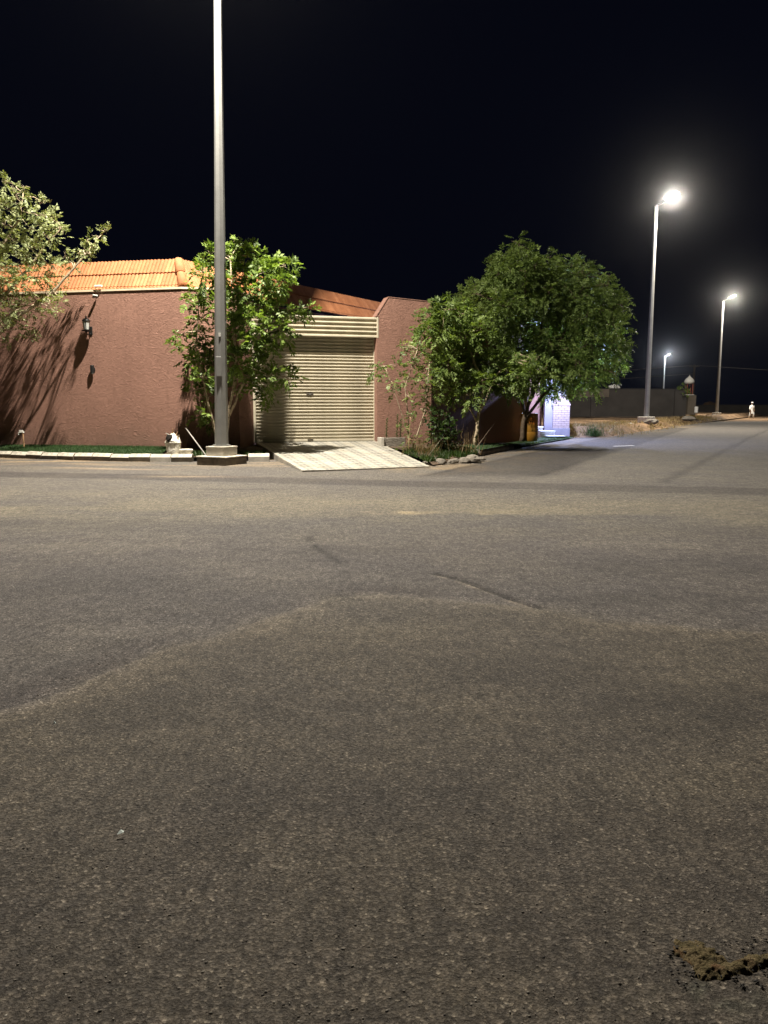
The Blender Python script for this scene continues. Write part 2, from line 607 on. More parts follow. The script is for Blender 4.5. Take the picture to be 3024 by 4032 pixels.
for drip in range(46):
    a_, b_ = rnd.uniform(-2.5, 2.8), rnd.uniform(1.5, 7.0)
    q_ = np.hypot(X - a_, Y - b_)
    mul(np.exp(-(q_ / rnd.uniform(.012, .035)) ** 2), (.55, .55, .55))
# broken hole at the lower right
d, sd = seg_dist(X, Y, HOLE)
hol = np.exp(-(d / .022) ** 2) * sstep(.25, .5, vnoise(X * 25, Y * 25))
Z += -.006 * hol
mul(hol, (.5, .47, .42))
# dusty, yellowish band across the crossing, lightened further to stand for lamplight
mul(sstep(5.5, 8.5, Y), (1.10, 1.09, 1.07))  # all farther asphalt lightened; brighter lamplight put into the colour
mul(np.exp(-((Y - 9.8 + .08 * X) / 1.5) ** 2) * sstep(.25, .5, fbm(X * .35, Y * .8, 4)), (1.42, 1.38, 1.18))
mul(np.exp(-(((X - .2) / .32) ** 2 + ((Y - 9.35) / .13) ** 2)) * sstep(.25, .5, wob), (2.3, 2.1, 1.7))
mul(np.exp(-(((X - 1.0) / .8) ** 2 + ((Y - 9.1 - .25 * (X - 1.0)) / .35) ** 2)) * sstep(.35, .55, wob), (1.5, 1.45, 1.2))
# darker trench strip parallel to the kerb and along the side street
d, sd = seg_dist(X, Y, STRIP)
mul(sstep(.56, .46, d + (wob - .47) * .12), (.62, .61, .63))
d, sd = seg_dist(X, Y, SEAM)
lane = sstep(1.05, .93, d + (wob - .47) * .15) * sstep(14.0, 14.8, Y)
mul(lane, (.56, .56, .58))
mul(np.exp(-((d - 1.0) / .09) ** 2) * sstep(14.0, 14.8, Y), (.6, .6, .6))
d, sd = seg_dist(X, Y, [(4.76, 13.06), (15.45, 32.44), (30, 58)])
mul(np.exp(-(d / .10) ** 2), (.55, .55, .56))
d, sd = seg_dist(X, Y, [(-3, 12.0), (1.25, 11.87), (5.6, 11.2), (9, 10.4)])
mul(np.exp(-(d / .06) ** 2) * sstep(.4, .55, fbm(X, Y, 3)), (.66, .66, .66))
# wind-blown sand against the kerb and the plot edge
KERB = [(-14.2, 21.1), (-9.7, 19.40), (-7.74, 18.60), (-6.04, 18.10), (-4.9, 18.0), (-2.72, 18.22)]
d, sd = seg_dist(X, Y, KERB)
st = fbm(X * .55, Y * 2.6, 4)
mul(sstep(2.6, .1, d) * sstep(.40, .56, st), (2.3, 1.95, 1.45))
mul(np.exp(-(((X + 3.5) / .9) ** 2 + ((Y - 14.15 + .08 * (X + 3.5)) / .15) ** 2)), (2.9, 2.6, 2.1))
mul(np.exp(-(((X + 5.6) / 1.0) ** 2 + ((Y - 16.0 + .2 * (X + 5.6)) / .14) ** 2)), (2.4, 2.1, 1.7))
d, sd = seg_dist(X, Y, SIDE)
mul(sstep(2.0, .1, d) * sstep(.38, .6, fbm(X * 1.1, Y * 1.1, 4)), (1.7, 1.45, 1.08))
mul(sstep(60, 80, Y) * sstep(.45, .55, fbm(X * .05, Y * .25, 2)), (1.7, 1.6, 1.4))
# greenish stain near the hole
mul(np.exp(-(((X - .74) / .10) ** 2 + ((Y - 1.545) / .045) ** 2)) * sstep(.4, .55, fbm(X * 14, Y * 14, 3)), (.85, 1.0, .92))
ny, nx = X.shape
idx = np.arange(nx * ny).reshape(ny, nx)
faces = np.stack([idx[:-1, :-1], idx[:-1, 1:], idx[1:, 1:], idx[1:, :-1]], -1).reshape(-1, 4)
me = np_mesh('road', np.stack([X, Y, Z], -1).reshape(-1, 3), faces, M_['asphalt'], smooth=True)
ca = me.color_attributes.new('tint', 'FLOAT_COLOR', 'POINT')
ca.data.foreach_set('color', tint.reshape(-1).astype(np.float32))
tag(link('road', me), kind='structure')

# raised plot strip (soil) between the kerb and the walls, and the sandy lot
def strip_mesh(edge, inner, prof, mat, name, noise=.02, ncross=8, sub=.2):
    """surface between two polylines of equal length; prof(t, s) gives z"""
    pts_a, pts_b = [], []
    for (a, a2), (b, b2) in zip(zip(edge[:-1], edge[1:]), zip(inner[:-1], inner[1:])):
        n = max(1, int(math.hypot(a2[0] - a[0], a2[1] - a[1]) / sub))
        for i in range(n):
            t = i / n
            pts_a.append((lerp(a[0], a2[0], t), lerp(a[1], a2[1], t)))
            pts_b.append((lerp(b[0], b2[0], t), lerp(b[1], b2[1], t)))
    pts_a.append(edge[-1]); pts_b.append(inner[-1])
    A, B = np.array(pts_a), np.array(pts_b)
    T = np.linspace(0, 1, ncross + 1)
    P = A[:, None, :] * (1 - T)[None, :, None] + B[:, None, :] * T[None, :, None]
    dist = np.hypot(*(P - A[:, None, :]).transpose(2, 0, 1))
    z = prof(dist, P[..., 0], P[..., 1])
    co = np.concatenate([P, z[..., None]], -1).reshape(-1, 3)
    n, k = P.shape[:2]
    ix = np.arange(n * k).reshape(n, k)
    fs = np.stack([ix[:-1, :-1], ix[1:, :-1], ix[1:, 1:], ix[:-1, 1:]], -1).reshape(-1, 4)
    return link(name, np_mesh(name, co, fs, mat, smooth=True)), co


LOT_IN = [(-6, 34), (-4, 38), (0, 43), (3, 46), (4, 47), (6, 57), (10, 72), (16, 90), (30, 115), (45, 150)]


def lot_z(d, x, y):
    return (-.02 + .30 * sstep(0, 1.3, d) + .30 * sstep(2, 22, d) + .34 * (fbm(x * .7, y * .7, 5) - .47) * sstep(.1, 1.0, d)
            + .28 * np.exp(-((d - 1.0) / .6) ** 2) * (fbm(x * .5 + 7, y * .5, 3) - .25))


lot_edge = [(7.3, 31.2)] + SIDE[4:]
lot_inner = [(4, 44), (5, 46), (6, 57), (10, 72), (16, 90), (30, 115), (45, 150)]
lot, lot_co = strip_mesh(lot_edge, lot_inner, lot_z, M_['sand'], 'sandy_lot', ncross=70, sub=.35)
tag(lot, kind='structure')

yard = MB()
YARD = [(-30, 26.4), (-14.2, 21.2), (-9.7, 19.6), (-7.7, 18.75), (-6, 18.25), (-4.9, 18.15), (-2.75, 18.35), (-2.6, 18.7), (-1.75, 16.0), (-1.6, 15.3)]


def plot_z(d, x, y):
    return .10 + .10 * sstep(.1, 2.2, d) + .05 * (fbm(x * 2, y * 2, 4) - .47)


ve = [(-16, 22.0), (-9.7, 19.52), (-7.74, 18.72), (-6.04, 18.22), (-4.9, 18.12), (-2.85, 18.34)]
vi = [(-16, 24.5), (-9.9, 21.4), (-8.0, 21.1), (-6.1, 20.9), (-4.6, 20.9), (-3.45, 22.0)]
verge, _ = strip_mesh(ve, vi, plot_z, M_['soil'], 'verge', ncross=14, sub=.15)
tag(verge, kind='structure')
ve2 = [(1.05, 16.6), (2.25, 19.4), (5.05, 25.8), (7.5, 30.9)]
vi2 = [(-.35, 22.8), (1.1, 23.6), (4.6, 28.3), (5.6, 31.6)]
verge2, _ = strip_mesh(ve2, vi2, lambda d, x, y: .02 + (.10 * sstep(0, .5, d) + .08 * sstep(.5, 2.5, d)) * sstep(24.5, 22.0, y) + .04 * (fbm(x * 2.5, y * 2.5, 4) - .47), M_['soil'], 'verge', ncross=16, sub=.15)
tag(verge2, kind='structure')


# grass blades --------------------------------------------------------------
def blades(name, P, h, w, mat, lean=.35, seed=1, parent=None):
    r = np.random.default_rng(seed)
    n = len(P)
    a = r.random(n) * 6.283
    hh = h * (.6 + .8 * r.random(n))
    sx, sy = np.cos(a) * w, np.sin(a) * w
    la = r.random(n) * 6.283
    l = lean * hh * r.random(n)
    tip = P + np.stack([np.cos(la) * l, np.sin(la) * l, hh], -1)
    b0 = P + np.stack([sx, sy, 0 * sx], -1)
    b1 = P - np.stack([sx, sy, 0 * sx], -1)
    co = np.stack([b0, b1, tip], 1).reshape(-1, 3)
    fs = np.arange(3 * n).reshape(-1, 3)
    me = np_mesh(name, co, fs, mat)
    c = np.repeat(r.random(n), 3)
    ca = me.color_attributes.new('leaf', 'FLOAT_COLOR', 'POINT')
    ca.data.foreach_set('color', np.stack([c, c, c, np.ones_like(c)], -1).astype(np.float32).ravel())
    return link(name, me, parent)


# ------------------------------------------------------------------ kerb stones
kerb = empty('kerb', (0, 0, 0), kind='structure')
kb = MB()
PROF = [(0, -.05), (0, .095), (.06, .165), (.17, .165), (.17, -.05)]
L = .49
vs = [(0, p[0], p[1]) for p in PROF] + [(L, p[0], p[1]) for p in PROF]
n = len(PROF)
fs = [tuple(range(n)), tuple(range(n, 2 * n))[::-1]] + [(i, n + i, n + (i + 1) % n, (i + 1) % n) for i in range(n - 1)]
kb.add(vs, fs)
kb.m = [0, 0, 0, 1, 1, 1]
kmesh = [kb.mesh('kerb_stone', [M_['kerb_dark'], M_['white_paint']])]
kb.m = [1] * 6
kmesh.append(kb.mesh('kerb_stone_bare', [M_['kerb_dark'], M_['concrete']]))
kmesh.append(kb.mesh('kerb_stone_grey', [M_['kerb_dark'], M_['old_concrete']]))


def run_stones(path, skip=(), bare=(), z=.0, me_=None):
    acc = 0.0
    out = []
    segs = list(zip(path[:-1], path[1:]))
    total = sum(math.dist(a, b) for a, b in segs)
    k = 0
    while acc < total - .3:
        t = acc
        for a, b in segs:
            ln = math.dist(a, b)
            if t <= ln:
                break
            t -= ln
        p = Vector((lerp(a[0], b[0], t / ln), lerp(a[1], b[1], t / ln), z))
        ang = math.atan2(b[1] - a[1], b[0] - a[0])
        if k not in skip:
            o = link('kerb_stone', me_ or kmesh[1 if k in bare else 0], kerb)
            o.location = p + Vector((0, 0, rnd.uniform(-.012, .008)))
            o.rotation_euler = (rnd.uniform(-.02, .02), rnd.uniform(-.012, .012), ang + rnd.uniform(-.02, .02))
            out.append(o)
        acc += .505
        k += 1
    return out


run_stones([(-14.5, 21.25), (-9.7, 19.38), (-7.74, 18.58), (-6.04, 18.08), (-4.35, 17.95)], bare=(19,))
run_stones([(-3.2, 18.14), (-2.5, 18.22)], bare=(0, 1))
run_stones([(2.05, 18.9), (3.9, 23.05)], bare=(), me_=kmesh[2])

# artificial turf between kerb and left wall
tv = [(-16, 22.15), (-9.7, 19.58), (-7.74, 18.78), (-6.04, 18.28), (-5.35, 18.2)]
ti = [(-16, 23.0), (-9.8, 21.02), (-7.9, 20.62), (-6.15, 20.25), (-5.5, 20.1)]
turf, tco = strip_mesh(tv, ti, lambda d, x, y: .135 + .09 * sstep(0, 1.5, d) + .012 * vnoise(x * 5, y * 5), M_['turf_base'], 'turf', ncross=10)
tag(turf, kind='structure')
q = 26000
seg = rng.random(q)
A_, B_ = np.array(tv), np.array(ti)
cum = np.interp(seg, [0, .45, .68, .9, 1], range(5))
i0 = np.minimum(cum.astype(int), 3); fr = (cum - i0)[:, None]
a = A_[i0] * (1 - fr) + A_[i0 + 1] * fr
b = B_[i0] * (1 - fr) + B_[i0 + 1] * fr
t = rng.random(q)[:, None]
p = a * (1 - t) + b * t
dd = np.hypot(*(p - a).T)
P = np.column_stack([p, .13 + .09 * sstep(0, 1.5, dd)])
tag(blades('lawn_grass', P, .045, .006, M_['grass_blade'], .6), 'short green lawn grass along the foot of the left stucco wall', 'grass', kind='stuff')

t2, _ = strip_mesh([(2.5, 19.9), (5.15, 25.75), (7.55, 30.75)], [(2.0, 21.2), (4.6, 26.6), (6.6, 30.9)], lambda d, x, y: .045 + .12 * sstep(24.5, 22.5, y) + .03 * sstep(0, .3, d) + .012 * vnoise(x * 5, y * 5), M_['turf_base'], 'turf', ncross=6)
tag(t2, kind='structure')
n = 6000
tt_ = rng.random(n); ss_ = rng.random(n)
ex = np.interp(tt_, [0, .55, 1], [2.5, 5.15, 7.55]); ey = np.interp(tt_, [0, .55, 1], [19.9, 25.75, 30.75])
gx_ = np.interp(tt_, [0, .55, 1], [2.0, 4.6, 6.6]); gy_ = np.interp(tt_, [0, .55, 1], [21.2, 26.6, 30.9])
P = np.column_stack([ex + (gx_ - ex) * ss_, ey + (gy_ - ey) * ss_, .06 + .12 * sstep(24.5, 22.5, ey + (gy_ - ey) * ss_)])
tag(blades('lawn_grass', P, .04, .007, M_['grass_blade'], .6, 12), 'short green lawn grass along the foot of the dark side wall', 'grass', kind='stuff')
mk_ = MB()
mk_.add([(7.25, 24.2, .034), (8.0, 24.55, .034), (7.97, 24.68, .034), (7.2, 24.33, .034)], [(0, 1, 2, 3)])
tag(mk_.build('road_marking', M_['white_plastic']), kind='structure')

# ------------------------------------------------------------------ house with tiled skirt roof
house = empty('house', (-5.15, 20.1, 0), label='house corner with reddish brown stucco walls under a steep orange tile skirt roof', cat='house')


def child_world(o):
    """keep world placement of a child built in world coordinates"""
    o.matrix_parent_inverse = o.parent.matrix_basis.inverted()
    return o


WALL_TOP = 4.23
CORNER = Vector((-5.15, 20.10))
LEFT = Vector((-16.0, 22.30))
U2 = Vector((.52, .854)).normalized()
FAR = CORNER + U2 * 15
# front wall with thickness
dirL = (CORNER - LEFT).normalized()
nL = Vector((-dirL.y, dirL.x))            # pointing away from camera (to +Y)
if nL.y < 0: nL = -nL
PIER = Vector((-3.80, 20.36))
dirB = (PIER - CORNER).normalized(); nB = Vector((-dirB.y, dirB.x))
w = MB()
poly = [LEFT, CORNER, CORNER + (nL + nB).normalized() * .3, LEFT + nL * .3]
w.prism([tuple(q) for q in poly], 0, WALL_TOP)
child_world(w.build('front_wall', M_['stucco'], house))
w = MB()
SH_L, SH_R = Vector((-3.66, 21.78)), Vector((-.26, 22.72))
poly = [CORNER, PIER, SH_L + Vector((.02, .25)), SH_L + Vector((-.3, .25)), PIER + Vector((-.33, .3)), CORNER + (nL + nB).normalized() * .3]
w.prism([tuple(q) for q in poly], 0, [WALL_TOP, WALL_TOP, WALL_TOP, WALL_TOP, WALL_TOP, WALL_TOP])
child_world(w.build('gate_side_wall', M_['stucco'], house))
# cream coping
w = MB()
cp = [LEFT - nL * .03, CORNER - (nL + nB).normalized() * .03, PIER - nB * .03 + dirB * .03, SH_L + Vector((.05, .25)), SH_L + Vector((-.3, .25)), PIER + Vector((-.33, .3)), CORNER + (nL + nB).normalized() * .31, LEFT + nL * .31]
w.prism([tuple(q) for q in cp], WALL_TOP + .002, WALL_TOP + .05)
child_world(w.build('coping', M_['coping'], house))
# inner wall below the second roof face
n2 = Vector((-U2.y, U2.x))
w = MB()
c2 = CORNER + Vector((.05, .45))
w.prism([tuple(c2), tuple(c2 + U2 * 15), tuple(c2 + U2 * 15 + n2 * .3), tuple(c2 + n2 * .3)], 0, WALL_TOP + .02)
child_world(w.build('side_wall', M_['stucco'], house))

# roof deck + tiles
PIT = math.radians(58)
EXPO, TW = .43, .205
cp_, sp_ = math.cos(PIT), math.sin(PIT)
roof = MB()
e0 = WALL_TOP + .05
depth = cp_ * EXPO * 2.02; rise = sp_ * EXPO * 2.02
oL, oC, oF = LEFT + nL * .12, CORNER + Vector((.02, .14)), CORNER + Vector((.02, .14)) + U2 * 15


def hip_in(t):
    # corner offset inward so both planes stay at distance t from their eaves
    bis = nL + n2
    return bis * (t / (1 + nL.dot(n2)))


iC = oC + hip_in(depth)
iL, iF = oL + nL * depth, oF + n2 * depth
vs = [(*oL, e0), (*oC, e0), (*oF, e0), (*iL, e0 + rise), (*iC, e0 + rise), (*iF, e0 + rise)]
back = [(*(iL + nL * 2.5), e0 + rise + .02), (*(iC + hip_in(2.5)), e0 + rise + .02), (*(iF + n2 * 2.5), e0 + rise + .02)]
roof.add(vs + back, [(0, 1, 4, 3), (1, 2, 5, 4), (3, 4, 7, 6), (4, 5, 8, 7)])
roof_o = child_world(roof.build('roof', M_['roof_clay'], house))


def tile_mesh(h, name):
    t = MB()
    n = 12
    prof = []
    for i in range(n + 1):
        x = TW * i / n
        prof.append((x, .004 + .026 * abs(math.sin(math.pi * 2 * x / TW)) ** .8))
    vs, fs = [], []
    for yy, lift in ((0, .035), (h + .03, .0)):
        vs += [(x, yy, z + lift) for x, z in prof]
    vs += [(x, 0, z + .012) for x, z in prof]
    for i in range(n):
        fs.append((i, i + 1, n + 1 + i + 1, n + 1 + i))
        fs.append((2 * (n + 1) + i, 2 * (n + 1) + i + 1, i + 1, i))
    t.add(vs, fs)
    return t.mesh(name, M_['roof_clay'], smooth=False)


TM = tile_mesh(EXPO, 'roof_tile')
TM0 = tile_mesh(.10, 'eave_tile')


def lay(o, dx, nrm, count, flip=False, rows=3):
    """tiles along dx (2D) starting at o, sloping up along nrm"""
    up = Vector((nrm.x * cp_, nrm.y * cp_, sp_))
    xx = Vector((dx.x, dx.y, 0))
    for r in range(rows):
        for i in range(count):
            me = TM0 if r == 0 else TM
            base = Vector((o.x, o.y, e0)) + xx * (i * TW) + up * (0 if r == 0 else .06 + (r - 1) * EXPO)
            # stop at the hip
            hp = oC + hip_in(cp_ * (0 if r == 0 else .06 + (r - .5) * EXPO - .5 * EXPO + .2))
            mid_x = (Vector((base.x, base.y)) + dx * TW * .5 - hp).dot(dx)
            if (dx == dirL and mid_x > .03) or (dx != dirL and mid_x < -.03):
                continue
            M = frame(base, xx, xx.cross(up))
            # local y must run up the slope
            ob = link('eave_tile' if r == 0 else 'roof_tile', me, roof_o)
            jit = Matrix.Rotation(rnd.uniform(-.012, .012), 4, 'Z') @ Matrix.Translation((0, rnd.uniform(-.006, .006), rnd.uniform(0, .004)))
            W_ = M @ jit
            ob.matrix_parent_inverse = Matrix.Identity(4)
            ob.matrix_basis = (roof_o.parent.matrix_basis @ roof_o.matrix_parent_inverse).inverted() @ W_


nleft = int((oC - oL).length / TW)
lay(oC - dirL * (40 * TW) - dirL * .02, dirL, nL, 40)
lay(oC + U2 * .05, U2, n2, 56)
# hip cap: two half-round tiles running up the hip
hd = Vector((*(hip_in(cp_ * EXPO)), sp_ * EXPO))
outv = Vector((-(nL + n2).x, -(nL + n2).y, 0)).normalized()
for k in range(2):
    h = MB()
    base = Vector((oC.x, oC.y, e0 + .03)) + hd * (k + .02) + outv * .015
    nn = 10
    vs, fs = [], []
    side = hd.normalized().cross(outv).normalized()
    on = side.cross(hd.normalized()).normalized()
    if on.dot(outv) < 0: on = -on
    for j, (tt, rr) in enumerate(((0, .135), (1.06, .105))):
        for i in range(nn + 1):
            a = math.pi * i / nn
            vs.append(base + hd * tt + side * math.cos(a) * rr + on * math.sin(a) * rr * .75)
    for i in range(nn + 1):
        a = math.pi * i / nn
        vs.append(base + side * math.cos(a) * .11 + on * math.sin(a) * .055)
    for i in range(nn):
        fs.append((i, i + 1, nn + 2 + i, nn + 1 + i))
        fs.append((2 * (nn + 1) + i, 2 * (nn + 1) + i + 1, i + 1, i))
    h.add(vs, fs)
    ob = h.build('hip_tile', M_['roof_clay'], roof_o, smooth=True)
    ob.matrix_basis = (roof_o.parent.matrix_basis @ roof_o.matrix_parent_inverse).inverted()

# ------------------------------------------------------------------ right boundary wall with gate pier
bw = empty('boundary_wall', (-.2, 22.5, 0), label='reddish brown stucco wall with clipped corner pier on the right of the shutter', cat='wall')
P0, P1 = Vector((-.20, 22.42)), Vector((1.40, 23.02))
P2 = Vector((4.95, 27.9))
dP = (P1 - P0).normalized(); nP = Vector((-dP.y, dP.x))
w = MB()
M = frame((P0.x, P0.y, 0), (dP.x, dP.y, 0))
ln = (P1 - P0).length
prof = [(0, 0), (ln, 0), (ln, 4.20), (ln - .03, 4.27), (.36, 4.34), (.0, 3.80)]
k = len(prof)
vs = [(x, 0, z) for x, z in prof] + [(x, .34, z) for x, z in prof]
w.add(vs, [tuple(range(k)), tuple(range(k, 2 * k))[::-1]] + [(i, k + i, k + (i + 1) % k, (i + 1) % k) for i in range(k)], 0, M)
child_world(w.build('gate_pier', M_['stucco'], bw))
w = MB()
for (xa, za), (xb, zb) in (((-.02, 3.80), (.35, 4.355)), ((.35, 4.355), (ln, 4.285))):
    dx, dz = xb - xa, zb - za
    l_ = math.hypot(dx, dz)
    nx_, nz_ = -dz / l_ * .02, dx / l_ * .02
    vs = [(xa, -.012, za), (xb, -.012, zb), (xb + nx_, -.012, zb + nz_), (xa + nx_, -.012, za + nz_)]
    vs += [(x, .352, z) for x, _, z in vs]
    w.add(vs, [(0, 1, 2, 3), (7, 6, 5, 4), (0, 4, 5, 1), (1, 5, 6, 2), (2, 6, 7, 3), (3, 7, 4, 0)], 0, M)
child_world(w.build('coping', M_['stucco'], bw))
dS = (P2 - P1).normalized(); nS = Vector((-dS.y, dS.x))
w = MB()
w.prism([tuple(P1 + dS * .004), tuple(P2), tuple(P2 + nS * .3), tuple(P1 + nS * .3 + dS * .2)], 0, 4.05)
child_world(w.build('side_wall', M_['stucco'], bw))
w = MB()
w.prism([tuple(P1 - nS * .03 + dS * .02), tuple(P2 - nS * .03 + dS * .03), tuple(P2 + nS * .33 + dS * .03), tuple(P1 + nS * .33 + dS * .2)], 4.052, 4.11)
child_world(w.build('coping', M_['coping'], bw))
# pink end pier of the side wall
w = MB()
w.box((0, 0, 1.1), (.16, .3, 2.2), frame((P2.x + .10, P2.y + .05, 0), (dS.x, dS.y, 0)))
child_world(w.build('end_pier', M_['pink_plaster'], bw))

# ------------------------------------------------------------------ roller shutter
sh = empty('roller_shutter', (SH_L.x, SH_L.y, .25), label='closed cream roller shutter with ribbed hood above the tiled ramp', cat='roller shutter')
ds = (SH_R - SH_L).normalized()
SW = (SH_R - SH_L).length
sh.rotation_euler = (0, 0, math.atan2(ds.y, ds.x))
SHB, HOOD0, HOOD1 = .03, 2.97, 3.53
# local: x along, y back, z up from .25
slat = MB()
PS = .0915
pf = [(0, 0), (-.003, .020), (-.003, .040), (-.030, .050), (-.037, .064), (-.030, .080), (.004, .088), (0, PS)]
vs = [(0.02, y, z) for y, z in pf] + [(SW - .02, y, z) for y, z in pf]
n = len(pf)
slat.add(vs, [(i, n + i, n + i + 1, i + 1) for i in range(n - 1)])
slat_me = slat.mesh('slat', M_['shutter'])
k = 0
z = SHB + .07
while z + PS < HOOD0 + .12:
    o = link('slat', slat_me, sh)
    o.location = (0, rnd.uniform(-.002, .002), z)
    z += PS
    k += 1
b = MB().box((SW / 2, -.01, SHB + .03), (SW - .05, .05, .07), ch=.008)
b.build('bottom_bar', M_['shutter'], sh)
b = MB().box((SW / 2, .0, .012), (SW - .04, .06, .024))
b.build('rubber_seal', M_['shutter_dark'], sh)
for x in (.02, SW - .02):
    MB().box((x, -.02, 1.5), (.07, .11, 2.98), ch=.006).build('guide_rail', M_['shutter'], sh)
# hood: casing with ribs
hb = MB()
hb.box((SW / 2, -.07, (HOOD0 + HOOD1) / 2), (SW - .02, .34, HOOD1 - HOOD0 - .04), ch=.01)
hood = hb.build('hood', M_['shutter'], sh)
for i, zz in enumerate((HOOD0 + .03, HOOD0 + .16, HOOD0 + .28, HOOD0 + .40, HOOD1 - .03)):
    r = .034 if i in (0, 4) else .026
    MB().box((SW / 2, -.255, zz), (SW - .005, .07, r * 2), ch=.016).build('hood_rib', M_['shutter'], hood)
for x in (-.0, SW - .0):
    MB().box((x, -.21, (HOOD0 + HOOD1) / 2), (.05, .20, HOOD1 - HOOD0 + .02), ch=.006).build('hood_end', M_['shutter'], hood)
lk = MB().box((SW * .452, -.035, 1.37), (.2, .03, .075), ch=.008)
lko = lk.build('lock', M_['shutter_dark'], sh)
MB().tube([(SW * .452, -.045, 1.37), (SW * .452, -.075, 1.37)], .014, 10).build('lock_cylinder', M_['galvanised'], lko)
MB().box((SW * .452, -.045, SHB + .05), (.16, .02, .03)).build('pull_handle', M_['shutter_dark'], sh)
# dark garage interior behind, closes the gap
MB().box((SW / 2, .09, 1.75), (SW - .04, .02, 3.44)).build('back_plate', M_['shutter_dark'], sh)

# ------------------------------------------------------------------ tiled ramp
ramp = empty('driveway_ramp', (0, 0, 0), kind='structure')
RA, RB = Vector((-1.63, 15.28, .02)), Vector((.98, 16.35, .02))
RD, RC = Vector((-3.60, 21.70, .27)), Vector((-.22, 22.66, .27))
w = MB()
bed = [RA, RB, RC, RD]
w.prism([(q.x, q.y) for q in bed], [-.1] * 4, [q.z - .012 for q in bed])
w.build('ramp_bed', M_['concrete'], ramp)
NT_U, NT_V = 7, 17


def rp(u, v):
    return (RA * (1 - u) + RB * u) * (1 - v) + (RD * (1 - u) + RC * u) * v


for j in range(NT_V):
    for i in range(NT_U):
        g_ = .006
        u0, u1, v0, v1 = i / NT_U, (i + 1) / NT_U, j / NT_V, (j + 1) / NT_V
        c = [rp(u0, v0), rp(u1, v0), rp(u1, v1), rp(u0, v1)]
        cen = sum(c, Vector()) / 4
        c = [q + (cen - q).normalized() * g_ for q in c]
        dz = rnd.uniform(-.002, .002)
        me = bpy.data.meshes.new('tile')
        vs = [q - cen + Vector((0, 0, dz)) for q in c] + [q - cen + Vector((0, 0, -.03)) for q in c]
        me.from_pydata([tuple(v) for v in vs], [], [(0, 1, 2, 3), (0, 4, 5, 1), (1, 5, 6, 2), (2, 6, 7, 3), (3, 7, 4, 0)])
        me.materials.append(M_['star_tile'])
        uv = me.uv_layers.new(name='UVMap')
        for lp in me.loops:
            uv.data[lp.index].uv = ((0, 0), (1, 0), (1, 1), (0, 1))[lp.vertex_index % 4]
        o = link('tile', me, ramp)
        o.location = cen

# ------------------------------------------------------------------ street lamps
def street_lamp(name, base, height, lean, arm_dir, arm_len, label, group, r0=.15, r1=.085, plinth=False, power=LAMP_POWER, color=LAMP_COLOR, tilt=.36):
    o = empty(name, base, label=label, cat='street lamp', group=group)
    z0 = 0.0
    if plinth:
        a = math.radians(-26)
        M = rot_z(a)
        sub = MB()
        s = .80
        # rough old footing
        n = 5
        sub.box((0, 0, .075), (s, s, .17), M, ch=.02)
        sub.build('footing', M_['old_concrete'], o)
        MB().box((0, 0, .175), (s + .01, s + .01, .03), M, ch=.008).build('footing_top', M_['white_paint'], o)
        MB().box((0, 0, .28), (.49, .49, .18), M, ch=.008).build('plinth', M_['concrete'], o)
        MB().box((0, 0, .385), (.5, .5, .03), M, ch=.006).build('plinth_top', M_['white_paint'], o)
        z0 = .40
    else:
        MB().box((0, 0, .06), (.7, .7, .36), rot_z(.5), ch=.02).build('plinth', M_['concrete'], o)
        z0 = .24
    top = Vector((lean[0], lean[1], height))
    p0 = Vector((0, 0, z0))
    pole = MB().tube([p0, p0.lerp(top, .5), top], [r0, (r0 + r1) / 2, r1], 8, rot=.2).build('pole', M_['galvanised'], o)
    MB().tube([p0, p0 + Vector((0, 0, .03))], r0 + .05, 8, rot=.2).build('flange', M_['galvanised'], o)
    ad = Vector((arm_dir[0], arm_dir[1], 0)).normalized()
    tip = top + ad * arm_len + Vector((0, 0, arm_len * math.tan(tilt)))
    mid = top + ad * arm_len * .35 + Vector((0, 0, arm_len * .12))
    MB().tube([top - Vector((0, 0, .12)), top + Vector((0, 0, .02)), mid, tip], [.05, .05, .042, .036], 8).build('arm', M_['galvanised'], o)
    up = Vector((-ad.x * math.sin(tilt), -ad.y * math.sin(tilt), math.cos(tilt)))
    M = frame(tip - ad * .1, Vector((ad.x * math.cos(tilt), ad.y * math.cos(tilt), math.sin(tilt))), up)
    hd = MB().box((.36, 0, .045), (.82, .40, .09), M, ch=.025)
    hd.box((.2, 0, .10), (.36, .2, .04), M, ch=.01)
    head = hd.build('lamp_head', M_['galvanised'], o)
    MB().box((.42, 0, -.008), (.64, .34, .014), M, ch=.004).build('lens', M_['lamp_lens'], head)
    ld = bpy.data.lights.new('lamp_light', 'AREA')
    ld.shape = 'RECTANGLE'
    ld.size, ld.size_y = .26, .06
    ld.energy = power
    ld.color = color
    lo = bpy.data.objects.new('lamp_light', ld)
    COL.objects.link(lo)
    lo.parent = head
    lo.matrix_basis = M @ Matrix.Translation((.42, 0, -.03))
    return o


POLE = Vector((-3.64, 17.28, .0))
lamp1 = street_lamp('street_lamp', POLE, 12.2, (.24, 0), (-.11, -.99), .62,
                    'tall grey octagonal lamp post on a square concrete plinth beside the shutter', 'street lamp posts', plinth=True, r1=.058, tilt=.14)
